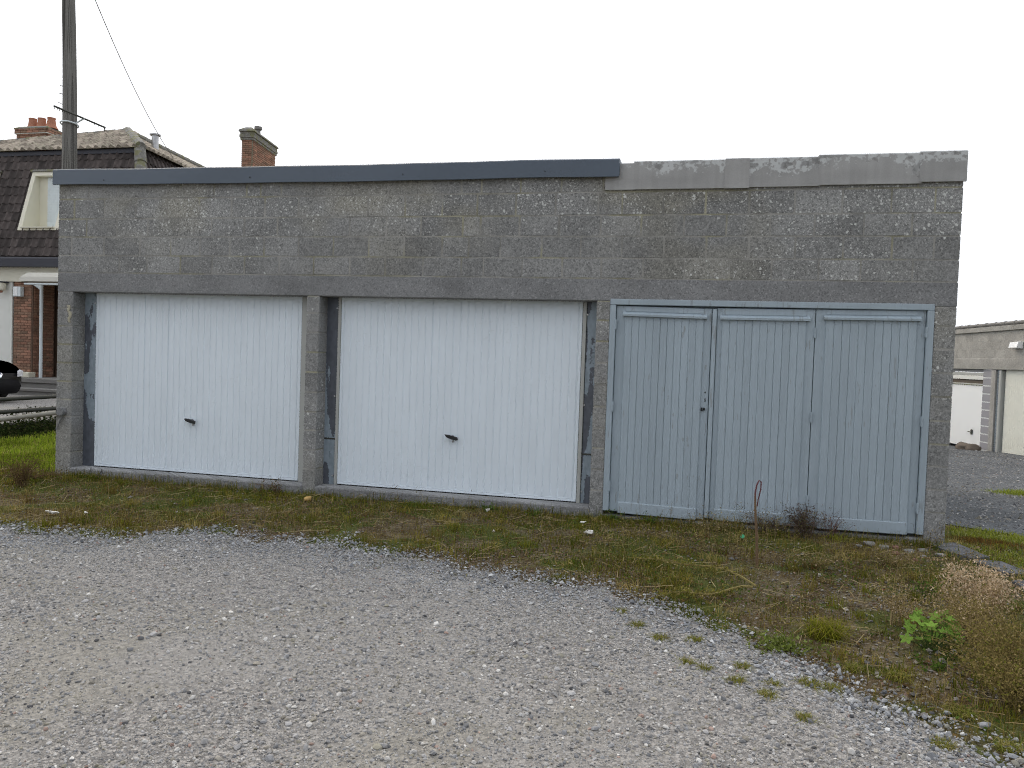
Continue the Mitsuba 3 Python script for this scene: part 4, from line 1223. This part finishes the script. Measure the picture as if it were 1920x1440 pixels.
# a taller fringe at the foot of the wall and the doors
nf = 2600
xf = 0.1 + 8.7 * RNG.random(nf)
yf = -0.03 - 0.16 * RNG.random(nf) ** 1.6
xf, yf = take(xf, yf, 0.25 + 0.75 * sm(0.42, 0.6, nz(xf, yf, 1.3, 81)))
gf = blades(xf, yf, 0.05 + 0.10 * RNG.random(len(xf)) ** 1.8, 0.0045, pick([[.10, .12, .014], [.17, .155, .03], [.30, .24, .10], [.11, .08, .03]], [.35, .3, .2, .15], len(xf)), 0.5)
gf[0][:, 1] = np.minimum(gf[0][:, 1], -0.016)
g0 = blades(xs_c, ys_c, np.repeat(0.05 + 0.09 * RNG.random(len(x)) ** 1.4, m_) * RNG.uniform(.5, 1, m_.sum()), 0.0045, cc, 0.7)
# low broad leaves and dead leaves among it
x, y, d = strip_points(40000)
k = RNG.random(len(x)) < sm(0.0, 0.5, d) * sm(0.42, 0.62, nz(x, y, 1.9, 41))
x, y = x[k], y[k]
pos = np.stack([x, y, H(x, y) + 0.008 + 0.035 * RNG.random(len(x))], 1)
l1 = leaves(pos, 0.012 + 0.016 * RNG.random(len(x)), pick([[.06, .10, .02], [.09, .13, .025], [.12, .14, .04], [.15, .11, .05]], [.35, .3, .15, .2], len(x)))
x, y, d = strip_points(22000)
k = RNG.random(len(x)) < sm(-0.15, 0.2, d) * 0.5
x, y = x[k], y[k]
pos = np.stack([x, y, H(x, y) + 0.006 + 0.012 * RNG.random(len(x))], 1)
l2 = leaves(pos, 0.012 + 0.022 * RNG.random(len(x)), pick([[.20, .135, .055], [.13, .08, .035], [.34, .27, .13], [.09, .058, .03], [.17, .075, .04]], [.3, .25, .16, .2, .09], len(x)), 0.3)
stuff('grass', join(g1, g0, gf, l1, l2), 'mat_leaf_vc', 'thin olive and straw coloured grass and low weeds along the garage front', 'grass')
# straw lying about
x, y, d = strip_points(3200)
k = d > 0.1
x, y = x[k], y[k]
st = MB()
a = RNG.uniform(0, 2 * np.pi, len(x)); L = 0.05 + 0.14 * RNG.random(len(x))
p0 = np.stack([x, y, H(x, y) + 0.015 + 0.02 * RNG.random(len(x))], 1)
p1 = p0 + np.stack([np.cos(a) * L, np.sin(a) * L, RNG.normal(0.01, 0.02, len(x))], 1)
sd = np.stack([-np.sin(a), np.cos(a), np.full(len(x), .6)], 1) * 0.0011
v = np.stack([p0 - sd, p0 + sd, p1 + sd, p1 - sd], 1).reshape(-1, 3)
f = (np.array([[0, 1, 2], [0, 2, 3]])[None] + (np.arange(len(x)) * 4)[:, None, None]).reshape(-1, 3)
stuff('straw', (v, f, np.repeat(pick([[.36, .29, .16], [.26, .19, .10], [.20, .19, .07]], [.4, .35, .25], len(x)), 4, 0)), 'mat_stem_vc', 'dry straw stalks lying among the weeds', 'straw')
# bright grass on the left behind the garage corner
n = 42000
x, y = -3.9 + 3.9 * RNG.random(n), 0.1 + 6.5 * RNG.random(n)
col = pick([[.17, .25, .02], [.24, .31, .03], [.09, .12, .018], [.32, .31, .09]], [.35, .3, .2, .15], n) * (0.55 + 0.9 * nz(x, y, 1.6, 61))[:, None]
ga = blades(x, y, 0.05 + 0.08 * RNG.random(n), 0.008, col, 0.5)
stuff('lawn', ga, 'mat_leaf_vc', 'bright green long grass left of the garage corner', 'grass')
# dark trailing plants on the bank under the kerb
n = 15000
x, y = -4.62 + 1.1 * RNG.random(n) ** 1.3, 0.5 + 6.5 * RNG.random(n)
pos = np.stack([x, y, H(x, y) + 0.02 + (0.28 * sm(-3.6, -4.55, x)) * RNG.random(n) ** 0.8], 1)
stuff('bank_plants', leaves(pos, 0.03 + 0.04 * RNG.random(n), pick([[.020, .032, .010], [.030, .045, .014], [.05, .06, .02], [.10, .10, .045]], [.45, .35, .15, .05], n), 0.7), 'mat_leaf_vc', 'dark trailing plants on the bank below the driveway kerb', 'ground cover')
# mossy grass at the right corner
n = 60000
x, y = 8.75 + 2.6 * RNG.random(n), -1.4 + 3.0 * RNG.random(n)
keep = sm(0.0, 0.3, x - 8.98) * sm(0.25, -0.2, y - 0.85 - 0.25 * (nz(x, y, 2, 51) - 0.5) + 0.30 * (x - 9.2)) * sm(-1.3, -0.7, y + 0.5 * (x - 9.0)) * (0.4 + 0.6 * sm(.35, .6, nz(x, y, 3, 52)))
x, y = take(x, y, keep)
rust = sm(0.50, 0.62, nz(x * 0.7 + y, y - x * 0.5, 1.8, 54))[:, None]
col = pick([[.26, .30, .035], [.33, .36, .07], [.40, .40, .18], [.16, .20, .03]], [.4, .3, .15, .15], len(x)) * (1 - rust) + rust * pick([[.20, .12, .03], [.15, .09, .035]], [.5, .5], len(x))
m1 = blades(x, y, 0.012 + 0.03 * RNG.random(len(x)), 0.006, col, 0.6)
n = 5000
x, y = 11.62 + RNG.normal(0, .24, n), 4.95 + RNG.normal(0, .22, n)
m2 = blades(x, y, 0.03 + 0.05 * RNG.random(n), 0.010, pick([[.22, .27, .04], [.28, .32, .08]], [.6, .4], n), 0.5)
stuff('moss', join(m1, m2), 'mat_leaf_vc', 'yellow-green mossy grass at the right corner and on the lane', 'moss')

# low dead stalks, thickest on the right
n = 9000
x, y = 0.2 + 8.8 * RNG.random(n), -3.6 + 3.55 * RNG.random(n)
d = y - gravel_edge(x)
x, y = take(x, y, sm(0.1, 0.6, d) * (0.10 + 0.80 * sm(5.4, 6.7, x)) * sm(0.36, 0.58, nz(x, y, 2.4, 71)))
n = len(x)
hh = (0.06 + 0.15 * RNG.random(n) ** 1.5) * (1 + 0.5 * sm(-0.9, -0.2, y) * sm(5.5, 7.2, x))
cs_ = pick([[.18, .13, .05], [.10, .075, .03], [.38, .30, .16], [.20, .19, .04]], [.26, .26, .26, .22], n)
b1 = blades(x, y, hh, 0.0032, cs_, 0.55)
q = np.repeat(np.arange(n), 9)
k = RNG.uniform(0.3, 1.0, len(q))
pos = np.stack([x[q], y[q], H(x[q], y[q]) + hh[q] * k * 0.9], 1) + RNG.normal(0, 0.022, (len(q), 3)) * [1, 1, 0.4]
b2 = leaves(pos, 0.007 + 0.011 * RNG.random(len(q)), pick([[.18, .125, .05], [.11, .08, .032], [.38, .30, .16], [.20, .19, .04]], [.28, .27, .22, .23], len(q)), 0.8)
stuff('dead_stalks', join(b1, b2), 'mat_leaf_vc', 'low brown dead weed stalks between the wooden door and the gravel', 'weeds')

# ---------------------------------------------------------------- single plants
def tuft(x0, y0, r, h, n, cols, pr, name, label, cat, group=None, wd=0.004, lean=0.5):
    a, q = RNG.uniform(0, 2 * np.pi, n), r * np.sqrt(RNG.random(n)) * 0.5
    x, y = x0 + q * np.cos(a), y0 + q * np.sin(a)
    v, f, c = blades(x, y, h * RNG.uniform(0.5, 1.0, n), wd, pick(cols, pr, n), lean, zf=lambda p, q_: gz(p, q_) - 0.012)
    key = thing(name, label, cat, group)
    scene[key] = mikit.ply((v, f), 'mat_leaf_vc', color=np.clip(c, 0, 1))
    return key


TUFTS = [(6.48, -2.77, 0.05), (6.59, -2.99, 0.07), (6.9, -3.12, 0.08), (6.72, -3.15, 0.08), (6.86, -3.45, 0.08), (6.95, -3.5, 0.05), (7.12, -3.42, 0.07), (7.08, -3.6, 0.08), (7.21, -3.72, 0.08), (7.25, -3.58, 0.05), (7.34, -3.92, 0.07), (7.41, -3.52, 0.1), (7.51, -3.55, 0.09), (7.65, -3.24, 0.08), (7.84, -3.28, 0.1), (7.84, -4.0, 0.1), (8.09, -3.94, 0.1), (8.0, -3.64, 0.12)]
YG = [[.20, .21, .04], [.27, .25, .08], [.32, .26, .13], [.13, .16, .03]]
ORD = ['leftmost', 'second from the left', 'third from the left', 'fourth from the left', 'fifth from the left', 'sixth from the left', 'seventh from the left', 'eighth from the left', 'ninth from the left',
       'ninth from the right', 'eighth from the right', 'seventh from the right', 'sixth from the right', 'fifth from the right', 'fourth from the right', 'third from the right', 'second from the right', 'rightmost']
TUFTS.sort(key=lambda q: math.atan2(q[0] - EYE[0], q[1] - EYE[1]))
for (x0, y0, r), od in zip(TUFTS, ORD):
    tuft(x0, y0, r * 0.85, 0.055, int(120 * (r / 0.06) ** 1.2), YG, [.35, .3, .15, .2], 'small_tuft', f'small yellow-green weed tuft in the grey gravel, {od} of the eighteen', 'weed', 'small tufts in the gravel edge', 0.004, 1.1)
tuft(7.58, -2.78, 0.16, 0.15, 620, [[.19, .20, .02], [.25, .24, .03], [.12, .15, .015], [.26, .20, .09]], [.4, .3, .15, .15], 'grass_tuft', 'large dense green grass tuft near the gravel edge, left of the leafy plant', 'grass tuft', None, 0.0035, 0.95)


def bush(name, label, cat, base, stems, height, spread, stem_col, bits, bit_cols, bit_pr, bit_size, from_h=0.35, thick=0.0022, group=None, droop=0.3, leafy=False, fuzz=0.03, lean=(0, 0)):
    """A weed: thin curved stems, each carrying small leaves or dry flower heads along its upper part."""
    st, sc, lv = [], [], []
    bx, by = base
    bz = float(H(bx, by))
    for i in range(stems):
        a = RNG.uniform(0, 2 * np.pi)
        hh, sp = height * RNG.uniform(0.55, 1.0), spread * math.sqrt(RNG.random())
        t = np.linspace(0, 1, 7)
        px = bx + RNG.normal(0, 0.03) + (sp * np.cos(a) + lean[0]) * t ** 1.4
        py = by + RNG.normal(0, 0.03) + (sp * np.sin(a) + lean[1]) * t ** 1.4
        pz = bz - 0.01 + hh * (t - droop * t ** 3)
        m = MB().tube(np.stack([px, py, pz], 1), thick * (1.2 - t), 4, cap=False)
        v, f = m.mesh()
        st.append((v, f, np.repeat(np.array(stem_col)[None] * RNG.uniform(0.7, 1.3), len(v), 0)))
        k = RNG.uniform(from_h, 1, bits) ** 0.8
        pos = np.stack([np.interp(k, t, px), np.interp(k, t, py), np.interp(k, t, pz)], 1) + RNG.normal(0, fuzz, (bits, 3)) * (0.4 + k[:, None])
        pos[:, 2] = np.maximum(pos[:, 2], bz + 0.005)
        lv.append(leaves(pos, bit_size * RNG.uniform(0.5, 1.3, bits), pick(bit_cols, bit_pr, bits), 0.9))
    key = thing(name, label, cat, group)
    v, f, c = join(*st)
    part('stems', (v, f), 'mat_stem_vc', key, color=np.clip(c, 0, 1), kind='stuff')
    v, f, c = join(*lv)
    part('foliage' if leafy else 'seed_heads', (v, f), 'mat_leaf_vc', key, color=np.clip(c, 0, 1), kind='stuff')
    return key


TAN = [[.56, .43, .29], [.46, .35, .22], [.64, .53, .39], [.30, .22, .12]]
BRN = [[.21, .165, .06], [.27, .21, .085], [.14, .11, .042], [.33, .26, .13], [.15, .15, .03]]
bush('dry_weed', 'pale tan dry weed with fluffy heads, tallest at the right photo edge', 'weed', (8.52, -2.30), 24, 0.50, 0.20, (.32, .24, .14), 150, TAN, [.35, .3, .2, .15], 0.017, 0.62, fuzz=0.026, lean=(-0.06, 0.0))
bush('dry_weed', 'brown dry weed just right of the leafy green plant', 'weed', (8.38, -2.66), 32, 0.40, 0.28, (.26, .19, .09), 95, BRN + TAN[:2], [.22, .2, .12, .14, .06, .14, .12], 0.014, 0.4, fuzz=0.024, lean=(-0.10, 0.05))
bush('dry_weed', 'dark brown dry weed in the lower right, nearest the camera', 'weed', (8.38, -3.12), 54, 0.42, 0.34, (.22, .165, .07), 95, BRN, [.3, .2, .22, .1, .18], 0.013, 0.3, fuzz=0.026, lean=(-0.10, 0.06))
bush('dry_weed', 'olive-brown dry weed lowest at the right photo edge, beside the gravel', 'weed', (8.30, -3.50), 50, 0.32, 0.30, (.17, .13, .05), 90, BRN, [.3, .2, .22, .08, .2], 0.013, 0.25, fuzz=0.026, lean=(-0.05, 0.05))
bush('dry_weed', 'thin straw-coloured weed left of and behind the leafy green plant', 'weed', (8.03, -2.42), 18, 0.34, 0.16, (.30, .23, .12), 70, BRN[1:4] + TAN[:1], [.3, .2, .3, .2], 0.012, 0.3)
bush('dry_weed', 'reddish-brown dead weed clump against the gap between the middle and right door leaves', 'weed', (7.80, -0.15), 34, 0.38, 0.20, (.11, .08, .06), 70, [[.10, .07, .055], [.14, .095, .07], [.07, .055, .045], [.10, .10, .035]], [.35, .25, .25, .15], 0.015, 0.15, fuzz=0.022)
bush('dry_weed', 'low grey-brown dead weed against the middle wooden door leaf', 'weed', (7.52, -0.17), 34, 0.26, 0.34, (.11, .08, .06), 46, [[.11, .08, .06], [.15, .11, .075], [.08, .065, .05], [.12, .12, .04]], [.35, .25, .2, .2], 0.014, 0.2, fuzz=0.022)
bush('dry_weed', 'small pinkish dead weed by the right wooden door leaf', 'weed', (8.04, -0.13), 14, 0.30, 0.12, (.12, .07, .06), 34, [[.14, .085, .07], [.10, .06, .05]], [.5, .5], 0.013, 0.3)
bush('dry_weed', 'two bare upright stalks with brown weeds before the first pier', 'weed', (2.78, -0.14), 12, 0.19, 0.26, (.10, .06, .04), 40, [[.12, .08, .045], [.16, .10, .05], [.09, .10, .03]], [.4, .3, .3], 0.016, 0.1)
bush('dry_weed', 'rusty brown weed left of the garage corner, near the left photo edge', 'weed', (0.30, -0.75), 34, 0.46, 0.20, (.12, .075, .04), 60, [[.15, .10, .05], [.11, .07, .04], [.12, .11, .035]], [.4, .35, .25], 0.015, 0.1)
bush('dry_weed', 'wide low reddish weed at the foot of the left garage corner', 'weed', (0.05, -0.42), 30, 0.16, 0.45, (.12, .07, .045), 40, [[.14, .09, .055], [.10, .065, .045], [.13, .12, .04]], [.4, .35, .25], 0.016, 0.1)
for x0, y0, hh, lab in ((6.15, -0.07, 0.10, 'green seedling at the left frame of the wooden door'), (6.47, -0.10, 0.11, 'spindly green seedling before the left wooden door leaf'), (4.98, -0.14, 0.09, 'small bright green weed under the right white garage door'), (5.42, -0.16, 0.08, 'low green weed left of the pier beside the wooden door'), (8.36, -1.85, 0.20, 'green weed behind the tan dry weed'), (8.05, -3.02, 0.05, 'tiny green weed between gravel and leafy plant')):
    bush('seedling', lab, 'weed', (x0, y0), 9, hh, 0.07, (.08, .10, .03), 16, [[.08, .14, .025], [.11, .17, .03], [.06, .10, .02]], [.4, .35, .25], 0.022, 0.2, leafy=True, droop=0.15, fuzz=0.012)
bush('spreading_weed', 'light green spreading weed at the gravel edge, left of the large grass tuft', 'weed', (7.33, -3.02), 46, 0.07, 0.22, (.13, .15, .04), 16, [[.15, .19, .04], [.20, .24, .07], [.11, .14, .03]], [.4, .3, .3], 0.024, 0.1, leafy=True, fuzz=0.014)
for bx_, by_, lab in ((7.28, -1.98, 'yellowish fallen weed stem pointing left, upper one'), (7.25, -2.12, 'yellowish fallen weed stem pointing left, lower one')):
    k = 0 if 'upper' in lab else 1
    tip_ = np.array([6.42, -1.55]) if k == 0 else np.array([6.62, -2.52])
    t = np.linspace(0, 1, 10)
    px, py = bx_ + (tip_[0] - bx_) * t, by_ + (tip_[1] - by_) * t + 0.05 * np.sin(t * 5 + 2 * k)
    pz = H(px, py) + 0.02 + 0.05 * np.sin(np.pi * np.minimum(t * 1.1, 1)) * (1 - 0.4 * k) + 0.01 + 0.02 * np.sin(t * 9 + k)
    key = thing('fallen_weed', lab, 'weed')
    part('stem', MB().tube(np.stack([px, py, pz], 1), 0.0065 * (1.3 - t), 5).mesh(), 'mat_stem_vc', key, color=np.tile([[.22, .18, .07]], (52, 1)))
    m_ = 420
    q = RNG.random(m_) * 0.8 + 0.15
    pos = np.stack([np.interp(q, t, px), np.interp(q, t, py), np.interp(q, t, pz)], 1) + RNG.normal(0, .016, (m_, 3))
    v, f, c = leaves(pos, 0.012 + 0.016 * RNG.random(m_), pick([[.22, .20, .045], [.17, .16, .035], [.26, .21, .08]], [.4, .35, .25], m_), 0.8)
    part('foliage', (v, f), 'mat_leaf_vc', key, color=np.clip(c, 0, 1))
# tall dead stem bent over at the top
ts = np.array([(7.33, -1.385, -0.11), (7.325, -1.385, 0.0), (7.318, -1.39, 0.12), (7.305, -1.40, 0.25), (7.297, -1.40, 0.36), (7.293, -1.40, 0.44), (7.302, -1.39, 0.50), (7.318, -1.385, 0.535), (7.333, -1.38, 0.525), (7.332, -1.38, 0.47), (7.318, -1.38, 0.40), (7.312, -1.38, 0.345)])
key = thing('dead_stem', 'tall brown dead stem with its tip bent over, before the middle door leaf', 'weed')
part('stem', MB().tube(ts[:6], [0.011, 0.010, 0.010, 0.009, 0.008, 0.006], 7).mesh(), 'mat_stem_vc', key, color=np.tile([[.15, .10, .06]], (44, 1)), smooth=True)
part('bent_tip', MB().tube(ts[4:], np.linspace(0.007, 0.004, 8), 6).mesh(), 'mat_stem_vc', key, color=np.tile([[.13, .055, .06]], (50, 1)), smooth=True, label='dark red bent tip of the stem')
# leafy green plant with lobed leaves
for bx_, by_, lab in ((7.05, -0.25, 'brown low weed clump before the left wooden door leaf'), (8.35, -0.95, 'olive dead weed right of the tall dead stem, near the rubble'), (7.75, -1.25, 'straw-coloured wispy weed behind the large grass tuft')):
    bush('dry_weed', lab, 'weed', (bx_, by_), 26, 0.20, 0.26, (.18, .14, .06), 40, BRN + TAN[:1], [.22, .2, .16, .14, .16, .12], 0.012, 0.25, fuzz=0.02)
key = thing('leafy_plant', 'bright green plant with rounded lobed leaves before the dry weeds', 'plant')
cx_, cy_ = 8.11, -2.80
sm_, lf = MB(), []
for i in range(44):
    a = RNG.uniform(0, 2 * np.pi); q = 0.13 * math.sqrt(RNG.random()); hh = 0.05 + 0.13 * RNG.random()
    bz = float(H(cx_, cy_))
    tip_ = np.array([cx_ + q * math.cos(a) * 1.2, cy_ + q * math.sin(a), bz + hh])
    sm_.tube([(cx_ + 0.2 * q * math.cos(a), cy_ + 0.2 * q * math.sin(a), bz - 0.01), (cx_ + 0.7 * q * math.cos(a), cy_ + 0.6 * q * math.sin(a), bz + hh * 0.7), tip_], 0.0022, 4)
    rr_ = RNG.uniform(0.024, 0.040)
    th_ = np.linspace(0, 2 * np.pi, 21)[:-1]
    rad = rr_ * (0.78 + 0.22 * np.cos(th_ * 5)) * (1 - 0.45 * np.exp(-((th_ - np.pi) / 0.35) ** 2))
    nrm = np.array([RNG.normal(0, .35), RNG.normal(-.55, .35), 1.0]); nrm /= np.linalg.norm(nrm)
    u = np.cross(nrm, [math.sin(a), -math.cos(a), 0.1]); u /= np.linalg.norm(u); w_ = np.cross(nrm, u)
    v = np.vstack([tip_, tip_ + rad[:, None] * (np.cos(th_ + a)[:, None] * u + np.sin(th_ + a)[:, None] * w_) + nrm * (0.012 * (rad / rr_)[:, None] ** 2)])
    f = np.array([[0, 1 + j, 1 + (j + 1) % 20] for j in range(20)])
    c = np.tile(np.array([[.19, .31, .06]]) * RNG.uniform(0.6, 1.35), (21, 1))
    part('leaf', (v, f), 'mat_leaf_vc', key, color=c, smooth=True)
part('stem', sm_.mesh(), 'mat_stem_vc', key, color=np.tile([[.09, .13, .04]], (sm_.n, 1)))

# ---------------------------------------------------------------- small litter and rubble
def chunk(c, s, seed, npt=22):
    rg = np.random.default_rng(seed)
    q = rg.normal(0, 1, (npt, 3)); q /= np.linalg.norm(q, axis=1, keepdims=True)
    q = np.sign(q) * np.abs(q) ** 0.7
    return hull(q * np.array(s) * 0.5 * rg.uniform(0.8, 1.1, (npt, 1)) + np.array(c))


def ground_at(x, y, up=0.0):
    return float(H(x, y)) + up


for i, (x0, y0, s, lab) in enumerate(((6.03, -0.82, (.09, .05, .035), 'white crumpled paper scrap in the weeds before the pier by the wooden door'), (5.93, -0.42, (.07, .03, .02), 'thin white scrap in the grass just behind the crumpled paper'), (1.60, -1.74, (.13, .05, .03), 'pale wood chip at the left edge of the gravel'), (1.86, -1.66, (.06, .03, .02), 'small pale scrap right of the wood chip'), (5.0, -0.20, (.05, .02, .04), 'small white scrap standing at the sill of the right white door'))):
    solo('litter', chunk((x0, y0, ground_at(x0, y0, 0.03)), s, 30 + i, 14), 'mat_litter_white', lab, 'litter')
xl, yl = 3.24, -0.36
solo('fallen_fruit', chunk((xl, yl, ground_at(xl, yl, 0.03)), (.075, .07, .055), 50, 40), scene and mat('mat_fruit', (0.42, 0.27, 0.09), 0.6), 'yellow-brown fallen fruit in the grass before the first pier', 'fruit', smooth=True)
solo('plastic_cap', MB().tube([(7.27, -0.55, ground_at(7.27, -0.55, 0.03)), (7.27, -0.58, ground_at(7.27, -0.55, 0.05))], 0.018, 12).mesh(), 'mat_green_plastic', 'green plastic cap in the weeds left of the tall dead stem', 'bottle cap', smooth=40)
RUB = [((8.40, -0.36), .10, 0), ((8.50, -0.30), .07, 1), ((8.58, -0.42), .09, 0), ((8.30, -0.28), .12, 0), ((8.70, -0.33), .08, 0), ((8.45, -0.52), .07, 1), ((8.64, -0.56), .06, 0), ((8.20, -0.38), .07, 0), ((8.78, -0.50), .10, 0), ((8.55, -0.70), .06, 1)]
mat('mat_rubble', (0.20, 0.195, 0.185), 0.95)
mat('mat_rubble_red', (0.21, 0.11, 0.09), 0.95)
RUB.sort(key=lambda q: math.atan2(q[0][0] - EYE[0], q[0][1] - EYE[1]))
NG, NR = iter(ORD[:6] + ORD[-1:]), iter(('leftmost', 'middle', 'rightmost'))
for i, ((x0, y0), s, red) in enumerate(RUB):
    solo('rubble_stone', chunk((x0, y0, ground_at(x0, y0, s * 0.12)), (s, s * 0.75, s * 0.45), 70 + i, 18), 'mat_rubble_red' if red else 'mat_rubble',
         f'reddish brick fragment at the right wooden door foot, {next(NR)} of three' if red else f'grey rubble stone at the right wooden door foot, {next(NG)} of seven', 'stone', 'red brick fragments in the rubble' if red else 'grey stones in the rubble')
mat('mat_slab', proc(lambda p, n, uv: mi.Color3f(0.95, 0.98, 1.05) * (0.035 + 0.08 * fbm(p.x * 13, p.y * 13, p.z * 13, 3) + 0.05 * noise(p.x * 90, p.y * 90, p.z * 90))), 0.95, None, 0.2)
for i, (pts, lab) in enumerate((([(8.82, -0.10), (9.02, -0.06), (9.14, -0.50), (8.98, -0.60), (8.85, -0.40)], 'dark broken concrete slab lying at the right garage corner'), ([(8.98, -0.68), (9.18, -0.60), (9.30, -0.95), (9.05, -1.0)], 'second dark concrete piece, nearer than the slab at the corner'), ([(9.02, -1.25), (9.25, -1.15), (9.40, -1.6), (9.1, -1.7)], 'grey broken stone slab at the right photo edge behind the tan weed'))):
    m_ = hull([(x + RNG.normal(0, .01), y + RNG.normal(0, .01), ground_at(x, y, z)) for x, y in pts for z in (-0.06, 0.012 + 0.03 * RNG.random())])
    solo('stone_slab', m_, 'mat_slab', lab, 'slab')
lx_, ly_ = 0.55, -0.02
t = np.linspace(0, np.pi, 12)
solo('wire_loop', MB().tube(np.stack([lx_ - 0.07 * np.cos(t), -0.016 - 0.02 * np.sin(t), 0.0 - 0.085 * np.sin(t)], 1), 0.004, 6).mesh(), 'mat_pipe_dark', 'dark wire loop hanging at the sill under the left white door', 'wire')
